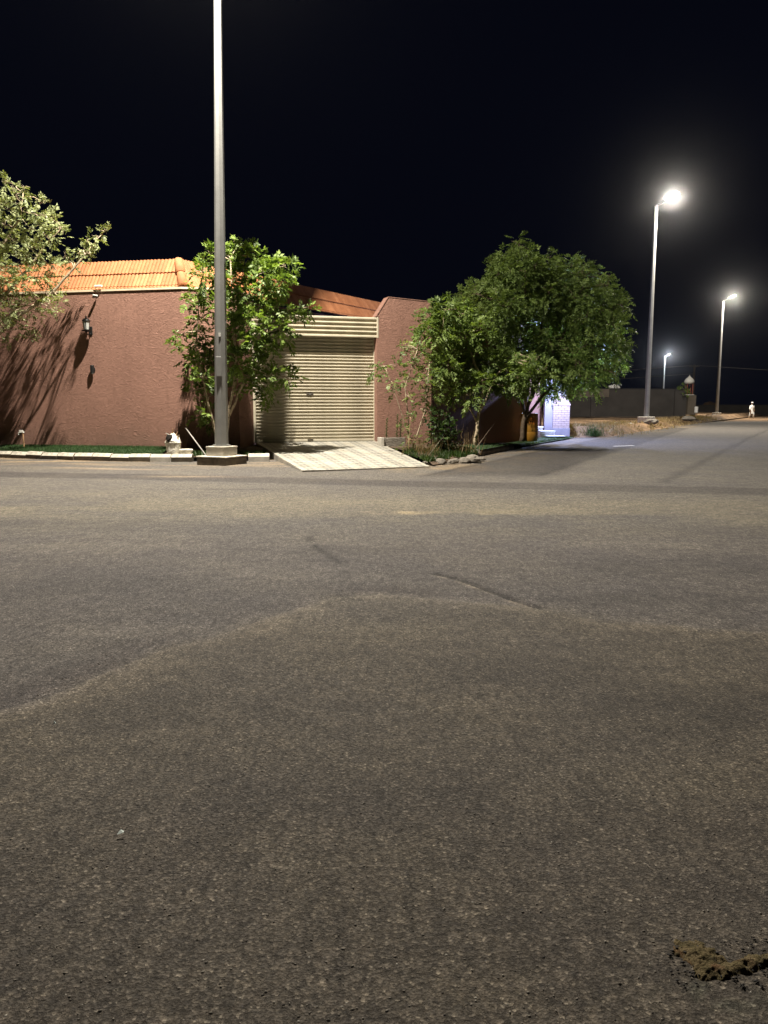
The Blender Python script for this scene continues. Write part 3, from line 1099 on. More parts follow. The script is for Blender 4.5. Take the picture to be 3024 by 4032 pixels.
# sticker and inspection hatch on the pole
Mh = frame(POLE + Vector((.01, -.150, 1.1)), (1, 0, 0), (0, 0, 1))
MB().box((-3.64 + .055 - POLE.x, -.131, 2.83), (.05, .012, .075)).build('sticker', M_['white_plastic'], lamp1)
MB().box((.02, -.150, 2.15), (.12, .008, .42), ch=.003).build('hatch', M_['galvanised'], lamp1)
street_lamp('street_lamp', (15.24, 45, .42), 11.95, (0, 0), (.75, -.66), .62,
            'tall lit lamp post on the sandy verge, nearest on the right', 'street lamp posts', r0=.16, r1=.09, power=LAMP_POWER * .8)
street_lamp('street_lamp', (36.04, 84, .30), 12.0, (0, 0), (.75, -.66), .62,
            'lit lamp post at the bend of the far road, left of the walking person', 'street lamp posts', r0=.17, r1=.10, power=LAMP_POWER * .8)
street_lamp('street_lamp', (63.5, 177, .2), 12.2, (0, 0), (.75, -.66), .62,
            'farthest lit lamp post rising from behind the grey block wall', 'street lamp posts', r0=.22, r1=.14, power=LAMP_POWER, color=(.85, .92, 1.0))

# ------------------------------------------------------------------ fixtures on the left wall
def on_wall(px, py):
    """point on the left wall's face seen at this pixel"""
    a, b = (px - 1512) / F_PX, (2016 - py) / F_PX
    d = Vector((a, _c + b * _s, -_s + b * _c))
    t = (nL.x * LEFT.x + nL.y * LEFT.y) / (nL.x * d.x + nL.y * d.y)
    return Vector((d.x * t, d.y * t, CAM_H + d.z * t))


rzw = math.atan2(dirL.y, dirL.x)
p = on_wall(358, 1300)
ln_ = empty('wall_lantern', p, rzw, label='black carriage lantern with clear glass on the left wall', cat='wall lantern')
MB().box((0, -.012, -.02), (.10, .024, .22), ch=.01).build('back_plate', M_['black_metal'], ln_)
MB().tube([(0, -.02, -.09), (0, -.08, -.13), (0, -.16, -.13), (0, -.20, -.06)], .013, 8).build('bracket', M_['black_metal'], ln_)
MB().lathe([(.02, -.07), (.05, -.055), (.125, -.03), (.13, -.02), (.06, -.012), (.06, 0)], 12, Matrix.Translation((0, -.20, 0))).build('base_pan', M_['black_metal'], ln_)
cg = MB().lathe([(.062, 0), (.085, .20), (.085, .205)], 8, Matrix.Translation((0, -.20, 0))).build('glass', M_['lantern_glass'], ln_)
for kk in range(4):
    a = kk * math.pi / 2 + .4
    MB().tube([(math.cos(a) * .066, -.20 + math.sin(a) * .066, 0), (math.cos(a) * .09, -.20 + math.sin(a) * .09, .205)], .006, 6).build('cage_bar', M_['black_metal'], ln_)
MB().lathe([(.105, .205), (.11, .215), (.07, .265), (.025, .29), (.02, .33), (.006, .35)], 12, Matrix.Translation((0, -.20, 0))).build('roof_cap', M_['black_metal'], ln_)

p = on_wall(370, 1455)
sp = empty('wall_spotlight', p, rzw, label='small dark cylinder spotlight on the left wall below the lantern', cat='wall light')
MB().box((0, -.012, 0), (.08, .024, .10), ch=.008).build('back_plate', M_['black_metal'], sp)
MB().lathe([(.045, -.10), (.05, -.09), (.05, .10), (.045, .11)], 14, Matrix.Translation((0, -.085, 0))).build('body', M_['black_metal'], sp)
MB().lathe([(.04, -.112), (.04, -.101)], 14, Matrix.Translation((0, -.085, 0))).build('lens', M_['lantern_glass'], sp)

p = on_wall(385, 1166)
cm = empty('security_camera', p, rzw, label='small white camera hanging just under the tiled eave of the left wall', cat='camera')
cm.scale = fx_scale = (.68, .68, .68)
MB().box((0, -.012, .02), (.07, .024, .07), ch=.006).build('mount', M_['white_plastic'], cm)
MB().tube([(0, -.02, .03), (0, -.10, .02)], .015, 8).build('arm', M_['white_plastic'], cm)
MB().box((0, -.19, .0), (.085, .22, .05), ch=.012).build('housing', M_['white_plastic'], cm)
MB().box((0, -.19, -.045), (.08, .20, .038), ch=.01).build('camera_body', M_['black_metal'], cm)
p = on_wall(395, 1137)
fx = empty('junction_box', p + Vector((0, 0, .02)), rzw, label='flat white junction box on the coping at the eave', cat='junction box')
fx.scale = (.8, .8, .8)
MB().box((0, -.09, .05), (.22, .10, .05), ch=.008).build('box', M_['white_plastic'], fx)
MB().box((-.14, -.07, .05), (.05, .05, .05), ch=.012).build('cable_gland', M_['white_plastic'], fx)
MB().tube([(-.15, -.055, .04), (-.13, -.04, -.06), (-.07, -.045, -.12)], .006, 6).build('cable', M_['white_plastic'], fx)

# garden tap on a stand pipe
tp = empty('garden_tap', (-9.55, 20.45, .2), rzw, label='white garden tap on a thin upright pipe in the turf strip', cat='tap')
MB().tube([(0, 0, 0), (-.01, 0, .38), (-.012, 0, .40)], .017, 8).build('pipe', M_['cardboard'], tp)
MB().tube([(.02, 0, .40), (-.10, 0, .40), (-.135, 0, .38), (-.14, 0, .33)], [.022, .022, .02, .017], 8).build('spout', M_['white_plastic'], tp)
MB().box((-.06, 0, .445), (.12, .025, .02), ch=.006).build('lever', M_['white_plastic'], tp)

# ------------------------------------------------------------------ sack of rubbish, chunk of plaster, leaning pipe
def lumpy(prof, n, amp, seed, sc=9.0):
    r = random.Random(seed)
    vs, fs = [], []
    ph = [r.uniform(0, 6.28) for _ in range(6)]
    for i, (rad, z) in enumerate(prof):
        for k in range(n):
            a = 2 * math.pi * k / n
            f = 1 + amp * (math.sin(3 * a + ph[0] + z * sc) * .4 + math.sin(5 * a + ph[1] - z * sc * 1.7) * .35 + math.sin(9 * a + ph[2] + z * sc * 2.3) * .25) + r.uniform(-.03, .03)
            vs.append((rad * f * math.cos(a), rad * f * math.sin(a), z + r.uniform(-.008, .008)))
    for i in range(len(prof) - 1):
        for k in range(n):
            fs.append((i * n + k, i * n + (k + 1) % n, (i + 1) * n + (k + 1) % n, (i + 1) * n + k))
    fs.append(tuple(range(n))[::-1]); fs.append(tuple((len(prof) - 1) * n + k for k in range(n)))
    return vs, fs


sk = empty('rubbish_sack', (-4.98, 18.22, .13), .4, label='open white woven sack overfilled with rubbish on the kerb', cat='sack')
v_, f_ = lumpy([(.10, 0), (.15, .02), (.165, .10), (.165, .19), (.175, .27), (.185, .31), (.165, .325), (.13, .31)], 22, .09, 3)
MB().add(v_, f_).build('bag', M_['sack'], sk)
v_, f_ = lumpy([(.17, .30), (.165, .35), (.12, .43), (.06, .50), (.02, .53)], 16, .22, 8, 14)
MB().add(v_, f_).build('crumpled_paper', M_['sack'], sk)
v_, f_ = lumpy([(.03, .30), (.08, .34), (.09, .40), (.05, .46)], 9, .3, 5, 20)
MB().add(v_, f_, 0, Matrix.Translation((-.09, -.07, .03))).build('dark_bag', M_['beard'], sk)
for (x, y, z, dx, dy, dz, m_) in ((-.02, -.02, .45, .02, -.02, .19, 'cardboard'), (.05, -.03, .42, .06, -.02, .14, 'cardboard'), (-.05, 0, .46, -.12, -.03, .07, 'pale_chip'), (.08, -.06, .36, .05, -.03, .12, 'dry_stem')):
    MB().tube([(x, y, z), (x + dx * .5, y + dy * .5 + .01, z + dz * .55), (x + dx, y + dy, z + dz)], [.022, .018, .008], 6).build('scrap', M_[m_], sk)
v_, f_ = lumpy([(.07, 0), (.10, .03), (.13, .13), (.12, .15), (.05, .155)], 9, .15, 12, 6)
tag(MB().add([(x * 1.25, y * .8, z) for x, y, z in v_], f_).build('plaster_chunk', M_['sack']), 'pale crumpled bag lying right of the full sack', 'bag')
bpy.data.objects['plaster_chunk'].name = 'paper_bag'
bpy.data.objects['paper_bag'].location = (-4.66, 18.18, .13)
pip = MB().tube([(0, 0, 0), (-.53, .32, .62)], .015, 10)
pip.tube([(-.53, .32, .62), (-.54, .326, .632)], .012, 10)
tag(pip.build('leaning_pipe', M_['dusty_pipe']), 'thin pale pipe leaning diagonally beside the lamp post plinth', 'pipe')
bpy.data.objects['leaning_pipe'].location = (-4.25, 18.35, .13)

# ------------------------------------------------------------------ foliage
def leaf_spray(O, D, L, pairs, ll, lw, droop, r):
    """pinnate leaves: O origins, D directions (n,3), L lengths (n,)"""
    n = len(O)
    D = D / np.linalg.norm(D, axis=1, keepdims=True)
    up = np.tile([0, 0, 1.0], (n, 1)) + .45 * r.normal(size=(n, 3))
    S = np.cross(D, up); S /= np.linalg.norm(S, axis=1, keepdims=True) + 1e-9
    Nn = np.cross(S, D)
    quads, shade = [], []
    base_sh = r.random(n)
    for k in range(2 * pairs + 1):
        if k == 2 * pairs:
            t, sg = 1.0, 0
        else:
            t, sg = (k // 2 + 1) / (pairs + .4), (1 if k % 2 else -1)
        tt = t + r.uniform(-.03, .03, n)
        B = O + D * (L * tt)[:, None] - np.array([0, 0, 1.0]) * (droop * L * tt ** 2)[:, None]
        f = ll * (.75 + .5 * math.sin(math.pi * min(t, .9))) * (.8 + .4 * r.random(n)) * L / L.mean()
        dirr = S * sg * (.85 if sg else 0) + D * (.55 if sg else 1) - np.array([0, 0, .35]) + .22 * r.normal(size=(n, 3))
        dirr /= np.linalg.norm(dirr, axis=1, keepdims=True)
        wv = np.cross(dirr, Nn + .35 * r.normal(size=(n, 3)))
        wv /= np.linalg.norm(wv, axis=1, keepdims=True) + 1e-9
        wd = lw * (f / ll)
        m = B + dirr * (f * .45)[:, None]
        quads.append(np.stack([B, m + wv * wd[:, None], B + dirr * f[:, None], m - wv * wd[:, None]], 1))
        shade.append(np.clip(base_sh * .7 + .3 * r.random(n), 0, 1))
    return np.concatenate(quads), np.concatenate(shade)


def crown_mesh(name, clumps, per_m3, pars, mat, parent, seed, outward=.9, nmin=10):
    r = np.random.default_rng(seed)
    Os, Ds = [], []
    for (cx, cy, cz, rx, ry, rz) in clumps:
        vol = rx * ry * rz * 4.19
        n = max(nmin, int(per_m3 * vol ** .75))
        v = r.normal(size=(n, 3)); v /= np.linalg.norm(v, axis=1, keepdims=True)
        rad = r.random(n) ** .45
        p = v * rad[:, None]
        Os.append(p * [rx, ry, rz] + [cx, cy, cz])
        Ds.append(v * outward + r.normal(size=(n, 3)) * .5 + [0, 0, .25])
    O, D = np.concatenate(Os), np.concatenate(Ds)
    L = pars['L'] * r.uniform(.6, 1.3, len(O))
    q, s = leaf_spray(O, D, L, pars['pairs'], pars['ll'], pars['lw'], pars['droop'], r)
    co = q.reshape(-1, 3)
    me = np_mesh(name, co, np.arange(len(co)).reshape(-1, 4), mat)
    c = np.repeat(s, 4)
    ca = me.color_attributes.new('leaf', 'FLOAT_COLOR', 'POINT')
    ca.data.foreach_set('color', np.stack([c, c, c, np.ones_like(c)], -1).astype(np.float32).ravel())
    o = link(name, me, parent)
    o.matrix_parent_inverse = parent.matrix_basis.inverted()
    return o


def wiggle(a, b, n, amp, r):
    a, b = Vector(a), Vector(b)
    L_ = (b - a).length
    out = []
    for i in range(n + 1):
        t = i / n
        p = a.lerp(b, t)
        if 0 < i < n:
            p += Vector((r.uniform(-1, 1), r.uniform(-1, 1), r.uniform(-.5, .5))) * amp * L_
        p.z += .10 * L_ * math.sin(math.pi * t) * (1 if b.z > a.z else .3)
        out.append(p)
    return out


def make_tree(name, label, cat, base, stems, clumps, leafmat, barkmat, per_m3, pars, seed, group=None, twigs=5, tr=.02, outward=.9):
    """stems: list of (points, r0, r1) in world space"""
    r = random.Random(seed)
    t = empty(name, base, label=label, cat=cat, group=group)
    tm = MB()
    nodes = []
    for pts, r0, r1 in stems:
        pts = [Vector(p) for p in pts]
        fine = []
        for i in range(len(pts) - 1):
            for k in range(4):
                fine.append(pts[i].lerp(pts[i + 1], k / 4) + Vector((r.uniform(-1, 1), r.uniform(-1, 1), 0)) * r0 * (.35 if k else 0))
        fine.append(pts[-1])
        m = len(fine)
        rad = [lerp(r0, r1, (i / (m - 1)) ** .8) for i in range(m)]
        tm.tube(fine, rad, 8)
        nodes += [(p, rr) for p, rr in zip(fine[m // 3:], rad[m // 3:])]
    bm_ = tm
    for (cx, cy, cz, rx, ry, rz) in clumps:
        c = Vector((cx, cy, cz))
        cand = sorted(nodes, key=lambda q: (q[0] - c).length + (2.0 if q[0].z > cz + .3 else 0))[0]
        bm_.tube(wiggle(cand[0], c, 4, .06, r), [max(.012, min(cand[1] * .6, tr * 1.6)), tr * 1.2, tr, tr * .8, tr * .5], 5)
        for k in range(twigs):
            v = Vector((r.gauss(0, 1), r.gauss(0, 1), r.gauss(.4, .8))).normalized()
            e = c + Vector((v.x * rx, v.y * ry, v.z * rz)) * r.uniform(.6, 1.05)
            bm_.tube(wiggle(c, e, 2, .08, r), [tr * .5, tr * .35, tr * .15], 4)
    o = bm_.build('trunk', M_[barkmat], t, smooth=True)
    o.matrix_parent_inverse = t.matrix_basis.inverted()
    crown_mesh('crown', clumps, per_m3, pars, M_[leafmat], t, seed, outward)
    return t


def clumps_px(lst, Y, spread=.35, seed=1, squash=1.0):
    """clumps given as (px, py, radius px[, dY]) on a tree standing at depth Y"""
    r = random.Random(seed)
    out = []
    for q in lst:
        px, py, rad = q[:3]
        dy = q[3] if len(q) > 3 else r.uniform(-spread, spread)
        p = at(px, py, Y + dy)
        rr = rad * (Y + dy) / F_PX
        out.append((p.x, p.y, p.z, rr * r.uniform(.9, 1.1), rr * r.uniform(.9, 1.15), rr * squash * r.uniform(.85, 1.05)))
    return out


# sapling behind the lamp post
YB = 19.0
bush = [(945, 965, 42), (900, 1010, 60), (985, 1010, 60), (830, 1010, 50), (800, 1075, 45), (870, 1090, 70), (950, 1090, 65), (1035, 1075, 50),
        (1120, 1050, 50), (1095, 1110, 60), (1045, 1150, 60), (960, 1170, 60), (770, 1150, 35), (760, 1200, 35), (810, 1180, 45), (790, 1250, 40),
        (880, 1200, 75), (1080, 1215, 55), (1130, 1235, 45), (1215, 1215, 35, .2), (1190, 1250, 25, .2), (1100, 1290, 45), (1120, 1320, 40), (900, 1290, 70), (980, 1260, 65),
        (990, 1340, 70), (1060, 1380, 50), (1030, 1430, 55), (930, 1420, 60), (960, 1490, 55), (1060, 1480, 40), (1135, 1490, 45), (1055, 1545, 38), (1000, 1480, 40),
        (700, 1318, 16), (760, 1350, 35), (730, 1370, 28), (790, 1310, 30), (745, 1420, 30), (790, 1410, 40), (745, 1490, 28), (800, 1490, 40), (760, 1540, 30), (830, 1560, 40),
        (850, 1380, 50), (800, 1620, 35), (820, 1670, 30), (860, 1490, 50)]
cl = clumps_px(bush, YB, .55, 5)
b0 = Vector((-3.95, 18.95, .12))
make_tree('neem_sapling', 'bushy young neem tree with bright leaves behind the lamp post', 'tree', b0,
          [([b0, b0 + Vector((.12, .1, .9)), b0 + Vector((.3, .1, 1.8)), b0 + Vector((.35, 0, 3.2)), b0 + Vector((.3, 0, 4.6))], .055, .015),
           ([b0 + Vector((-.05, 0, 0)), b0 + Vector((-.35, -.05, 1.3)), b0 + Vector((-.6, 0, 2.6)), b0 + Vector((-.45, 0, 4.0))], .035, .012),
           ([b0 + Vector((.12, .1, .9)), b0 + Vector((.75, .1, 2.2)), b0 + Vector((1.3, .1, 3.3)), b0 + Vector((1.2, .0, 4.3))], .035, .012)],
          [(a_, b_, c_, d_ * .74, e_ * .85, f_ * .74) for a_, b_, c_, d_, e_, f_ in cl], 'leaf_neem', 'pale_bark', 270, dict(L=.22, pairs=5, ll=.095, lw=.022, droop=.35), 21, tr=.014)

# pale ghaf tree at the left edge
YG = 19.5
gh = [(20, 720, 30), (60, 770, 60), (10, 810, 60), (-60, 760, 90), (-120, 900, 120), (20, 890, 60), (95, 740, 35), (-30, 960, 80), (60, 960, 60),
      (165, 800, 30), (150, 850, 50), (200, 860, 50), (120, 900, 55), (230, 900, 45), (180, 930, 60), (120, 980, 60), (245, 920, 25), (160, 1000, 60), (60, 1040, 65),
      (0, 1060, 80), (-90, 1100, 120), (260, 1010, 35), (310, 1000, 30), (410, 910, 24), (375, 930, 26), (345, 950, 22), (330, 985, 25), (350, 1000, 18), (290, 1040, 30), (220, 1060, 50), (150, 1080, 50),
      (90, 1120, 65), (20, 1150, 75), (180, 1150, 50), (240, 1120, 35), (-80, 1220, 120), (100, 1200, 60), (40, 1230, 60), (150, 1230, 40), (190, 1200, 35), (10, 1290, 55), (80, 1280, 45), (-60, 1330, 70), (130, 1290, 30), (-150, 1000, 150), (-200, 1250, 150),
      (215, 1225, 18), (240, 1180, 15), (120, 1330, 14), (30, 1350, 25)]
cl = [(a_, b_, c_, d_ * .70, e_ * .72, f_ * .70) for a_, b_, c_, d_, e_, f_ in clumps_px(gh, YG, .7, 9)]
g0 = Vector((-10.25, 20.05, .15))
make_tree('ghaf_tree', 'pale leafed spreading tree at the left edge in front of the wall', 'tree', g0,
          [([g0, g0 + Vector((-.25, -.1, .8)), g0 + Vector((-.7, -.3, 1.8)), g0 + Vector((-1.0, -.5, 3.0)), g0 + Vector((-.8, -.6, 5)), g0 + Vector((-.6, -.6, 6.3))], .15, .03),
           ([g0 + Vector((-.7, -.3, 1.8)), at(40, 1270, YG), at(190, 1170, YG), at(270, 1080, YG), at(350, 985, YG), at(400, 925, YG)], .055, .012),
           ([g0 + Vector((-.9, -.45, 2.6)), at(30, 1150, YG), at(110, 1060, YG), at(180, 960, YG), at(240, 900, YG)], .055, .012),
           ([g0 + Vector((-1.0, -.5, 3.0)), at(-20, 1000, YG - .3), at(80, 860, YG - .3), at(90, 760, YG - .3)], .05, .012)],
          cl, 'leaf_ghaf', 'pale_bark', 230, dict(L=.17, pairs=4, ll=.066, lw=.015, droop=.15), 33, tr=.012, twigs=6)

# big neem further back on the side street
YT = 26.6
r_ = random.Random(4)
big = []
outline = [(1890, 1110, 45), (1975, 1040, 50), (2060, 950, 45), (2040, 1020, 90), (2130, 985, 40), (2150, 1050, 90), (2255, 1000, 40), (2230, 1060, 80), (2320, 1100, 60), (2280, 1150, 90),
           (2400, 1120, 45), (2380, 1190, 80), (2455, 1165, 25), (2430, 1260, 60), (2440, 1330, 45), (2380, 1300, 90), (2430, 1400, 50), (2455, 1380, 25), (2370, 1400, 85), (2430, 1460, 40), (2330, 1470, 80),
           (2250, 1480, 80), (2280, 1510, 45), (2190, 1490, 65), (2170, 1535, 40), (1900, 1130, 60), (1850, 1180, 60), (1920, 1200, 80), (1990, 1120, 90), (2080, 1130, 100), (2180, 1160, 100), (2000, 1230, 100), (2100, 1240, 110),
           (2220, 1260, 110), (2310, 1250, 100), (2060, 1340, 110), (2170, 1360, 110), (2270, 1360, 100), (1930, 1290, 90), (1820, 1250, 60), (2120, 1450, 90), (2020, 1440, 90), (1960, 1380, 90), (2220, 1430, 80), (2350, 1490, 40)]
for q in outline:
    big.append((q[0] - 12, q[1] + 42 * (1600 - q[1]) / 640, q[2], r_.uniform(-1.6, 1.2)))
cl = clumps_px(big, YT, 1.0, 3)
fill = []
for (x, y, z, a, b, c) in cl:
    if a > .5:
        for k in range(4):
            v = Vector((r_.gauss(0, 1), r_.gauss(-.5, 1), r_.gauss(.35, 1))).normalized()
            s = r_.uniform(.18, .32)
            fill.append((x + v.x * a * 1.05, y + v.y * b * 1.05, z + v.z * c * 1.05, s, s, s * 1.5))
cl = [(a_, b_, c_, d_ * .84, e_ * .84, f_ * .84) for a_, b_, c_, d_, e_, f_ in cl]
t0 = Vector((4.72, 26.6, .03))
make_tree('neem_tree', 'large dark green neem tree with dense crown over the side street', 'tree', t0,
          [([t0, t0 + Vector((.1, 0, .9)), t0 + Vector((.35, 0, 1.7)), t0 + Vector((.6, .1, 3.2)), t0 + Vector((.7, .1, 5.2))], .085, .03),
           ([t0 + Vector((.1, 0, .8)), t0 + Vector((.75, 0, 1.65)), t0 + Vector((1.6, -.1, 2.6)), t0 + Vector((2.6, -.1, 4.0))], .06, .02),
           ([t0 + Vector((.12, .05, .9)), t0 + Vector((-.05, .3, 1.9)), t0 + Vector((-.5, .3, 3.4)), t0 + Vector((-1.1, .2, 4.8))], .06, .02),
           ([t0 + Vector((.2, 0, 1.2)), t0 + Vector((.55, -.3, 2.2)), t0 + Vector((1.4, -.4, 3.9)), t0 + Vector((1.9, -.3, 5.4))], .05, .02)],
          cl + fill, 'leaf_olive', 'bark', 190, dict(L=.27, pairs=6, ll=.085, lw=.015, droop=.4), 44, tr=.022, twigs=4)

# smaller tree in front of the side wall
YM = 22.0
mid = [(1700, 1240, 50), (1760, 1220, 60), (1830, 1235, 55), (1680, 1300, 50), (1740, 1300, 75), (1820, 1310, 75), (1890, 1300, 60), (1650, 1330, 35), (1720, 1370, 55), (1800, 1390, 70),
       (1880, 1390, 60), (1700, 1430, 45), (1760, 1440, 60), (1860, 1440, 70), (1930, 1430, 60), (1990, 1420, 55), (2060, 1440, 55), (2110, 1420, 30), (1820, 1500, 60), (1900, 1500, 60), (1970, 1490, 60),
       (2040, 1490, 55), (2080, 1480, 40), (2150, 1450, 40), (1780, 1540, 50), (1850, 1560, 45), (1930, 1540, 40), (2010, 1530, 40), (1740, 1500, 40), (2080, 1540, 25)]
cl = clumps_px(mid, YM, .6, 8)
m0 = Vector((2.55, 21.6, .15))
make_tree('side_wall_tree', 'mid sized leafy tree between the gate pier and the large dark tree', 'tree', m0,
          [([m0, m0 + Vector((.1, .1, .9)), m0 + Vector((.25, .2, 1.7)), m0 + Vector((-.2, .3, 2.8)), m0 + Vector((-.5, .3, 3.8))], .06, .015),
           ([m0 + Vector((.15, .1, 1.0)), m0 + Vector((.6, .3, 2.0)), m0 + Vector((1.2, .4, 2.6))], .035, .012),
           ([m0 + Vector((.05, .05, .7)), m0 + Vector((-.5, .1, 1.7)), m0 + Vector((-.95, .2, 2.6))], .03, .01)],
          [(a_, b_, c_, d_ * .84, e_ * .9, f_ * .84) for a_, b_, c_, d_, e_, f_ in cl], 'leaf_olive', 'pale_bark', 270, dict(L=.22, pairs=5, ll=.088, lw=.018, droop=.35), 55, tr=.014)

# thin young plant in front of the gate pier
YY = 19.4
yo = [(1580, 1370, 18), (1600, 1360, 22), (1640, 1370, 25), (1480, 1450, 22), (1470, 1500, 22), (1500, 1460, 14), (1560, 1440, 22), (1620, 1430, 26), (1660, 1410, 30), (1540, 1500, 22), (1590, 1500, 26), (1640, 1490, 32),
      (1690, 1480, 35), (1550, 1540, 16), (1610, 1560, 22), (1660, 1550, 30), (1700, 1560, 35), (1650, 1610, 22), (1690, 1630, 30)]
cl = clumps_px(yo, YY, .35, 18)
y0 = Vector((.62, 19.2, .16))
make_tree('thin_shrub', 'tall thin shrub with sparse pale leaves in front of the gate pier', 'shrub', y0,
          [([y0, y0 + Vector((-.02, 0, .8)), y0 + Vector((-.1, 0, 1.6)), y0 + Vector((.2, 0, 2.5))], .022, .008),
           ([y0 + Vector((.02, 0, .3)), y0 + Vector((-.3, 0, 1.3)), y0 + Vector((-.6, 0, 2.1))], .014, .006),
           ([y0 + Vector((.06, 0, 0)), y0 + Vector((.4, .05, 1.0)), y0 + Vector((.5, 0, 2.2))], .02, .008)],
          cl, 'leaf_young', 'pale_bark', 230, dict(L=.14, pairs=3, ll=.065, lw=.017, droop=.3), 66, tr=.008, twigs=4)
# dense dark shrub
YD = 19.3
dk = [(1720, 1640, 35), (1750, 1650, 40), (1780, 1680, 30), (1710, 1690, 40), (1750, 1710, 50), (1780, 1730, 35), (1715, 1740, 40), (1750, 1770, 45), (1710, 1790, 35), (1730, 1810, 25)]
cl = clumps_px(dk, YD, .25, 28)
d0 = Vector((1.5, 19.2, .14))
make_tree('broadleaf_shrub', 'low dark shrub with broad glossy leaves at the street corner', 'shrub', d0,
          [([d0, d0 + Vector((0, 0, .5)), d0 + Vector((.05, 0, 1.0))], .02, .008), ([d0, d0 + Vector((-.15, 0, .5))], .014, .006)],
          cl, 'leaf_dark', 'bark', 190, dict(L=.10, pairs=2, ll=.075, lw=.026, droop=.2), 77, tr=.008, twigs=3)
# small shrub under the thin one
sm = [(1610, 1650, 22), (1590, 1690, 25), (1630, 1690, 28), (1600, 1730, 26), (1640, 1740, 28), (1590, 1770, 20), (1625, 1780, 24), (1660, 1720, 25), (1655, 1775, 20), (1700, 1780, 18), (1710, 1760, 20)]
cl = clumps_px(sm, 19.0, .2, 38)
s0 = Vector((.6, 18.75, .16))
make_tree('low_shrub', 'knee high feathery shrub beside the right edge of the tiled ramp', 'shrub', s0,
          [([s0, s0 + Vector((.02, 0, .45)), s0 + Vector((.05, 0, .85))], .014, .006)],
          cl, 'leaf_young', 'dry_stem', 190, dict(L=.10, pairs=4, ll=.045, lw=.008, droop=.2), 88, tr=.007, twigs=3)

# twiggy dry grass clump
def stalks(name, c, n, h, spread, mat, seed, w=.005):
    r = np.random.default_rng(seed)
    P = np.column_stack([c[0] + r.normal(0, spread * .35, n), c[1] + r.normal(0, spread * .35, n), np.full(n, c[2])])
    o = blades(name, P, h, w, mat, lean=1.1, seed=seed)
    return o


def tuft(c, n, h, spread, seed, label, mat='dry_grass', cat='grass tuft', group=None, w=.005, name='grass_tuft'):
    o = stalks(name, c, n, h, spread, M_[mat], seed, w)
    return tag(o, label, cat, group)


tuft((1.95, 19.2, .1), 80, .60, .75, 5, 'tangle of dry brown stalks right of the dark corner shrub', name='dry_stalks', w=.007)
tuft((.95, 18.6, .1), 150, .45, .6, 6, 'thin dry stalks below the tall thin shrub', name='dry_stalks', w=.005)
tuft((8.7, 32.0, .05), 260, .40, .55, 7, 'dark green weed clump beside the white brick pillar', 'leaf_dark', 'weed', w=.01, name='weed_clump')
rr_ = np.random.default_rng(77)
near_e = lot_co[seg_dist(lot_co[:, 0], lot_co[:, 1], lot_edge)[0] < 2.4]
P = near_e[rr_.choice(len(near_e), 30000)] + np.column_stack([rr_.normal(0, .25, (30000, 2)), np.zeros(30000)])
dE, _ = seg_dist(P[:, 0], P[:, 1], lot_edge)
keep = (dE > .15) & (dE < 2.2) & (P[:, 1] < 70) & (fbm(P[:, 0] * .8, P[:, 1] * .8, 3) > .42)
tag(blades('dry_verge_grass', P[keep], .17, .016, M_['straw'], .9, 4), 'dry yellow grass along the edge of the sandy lot', 'grass', kind='stuff')
# a little ground cover under the sapling
n = 1500
P = np.column_stack([rng.uniform(-4.9, -2.9, n), rng.uniform(18.3, 19.2, n), np.full(n, .11)])
tag(blades('ground_cover', P, .10, .014, M_['leaf_dark'], .9, 8), 'low dark weeds around the lamp post plinth', 'weed', kind='stuff')

n = 5200
tt_ = rng.random(n); ss_ = rng.random(n) ** 1.2
P = np.column_stack([.95 + 1.5 * tt_ - .5 * ss_, 16.75 + 2.6 * tt_ + 2.2 * ss_, .08 + .08 * ss_])
k_ = fbm(P[:, 0] * 2, P[:, 1] * 2, 3) > .40
tag(blades('ground_cover', P[k_], .12, .012, M_['leaf_dark'], .9, 18), 'low dark weeds covering the corner bed right of the ramp', 'weed', kind='stuff')

# planter trough beside the ramp
pl = empty('planter_trough', (-.02, 21.0, .18), .3, label='small concrete planter with two spiky plants by the right end of the shutter', cat='planter')
MB().box((.32, .1, .12), (.62, .3, .26), ch=.015).build('trough', M_['old_concrete'], pl)
MB().box((-.05, .06, .12), (.1, .34, .28), ch=.012).build('end_block', M_['concrete'], pl)
for i, (x, h_) in enumerate(((.12, .52), (.42, .62), (.52, .5))):
    mbp = MB()
    r2 = random.Random(i)
    mbp.tube([(x, .1, .2), (x + .02, .1, .25 + h_)], [.012, .005], 5)
    for k in range(46):
        zz = .25 + h_ * k / 46
        a = k * 2.4
        ll_ = .10 * (1 - .5 * k / 46)
        c = Vector((x + .02 * k / 46, .1, zz))
        e = c + Vector((math.cos(a) * ll_, math.sin(a) * ll_, .04))
        s = Vector((-math.sin(a), math.cos(a), 0)) * .014
        mbp.add([c, c.lerp(e, .5) + s, e, c.lerp(e, .5) - s], [(0, 1, 2, 3)])
    me = mbp.mesh('plant', M_['leaf_dark'])
    ca = me.color_attributes.new('leaf', 'FLOAT_COLOR', 'POINT')
    for dta in ca.data: dta.color = (.6, .6, .6, 1)
    link('spiky_plant', me, pl)

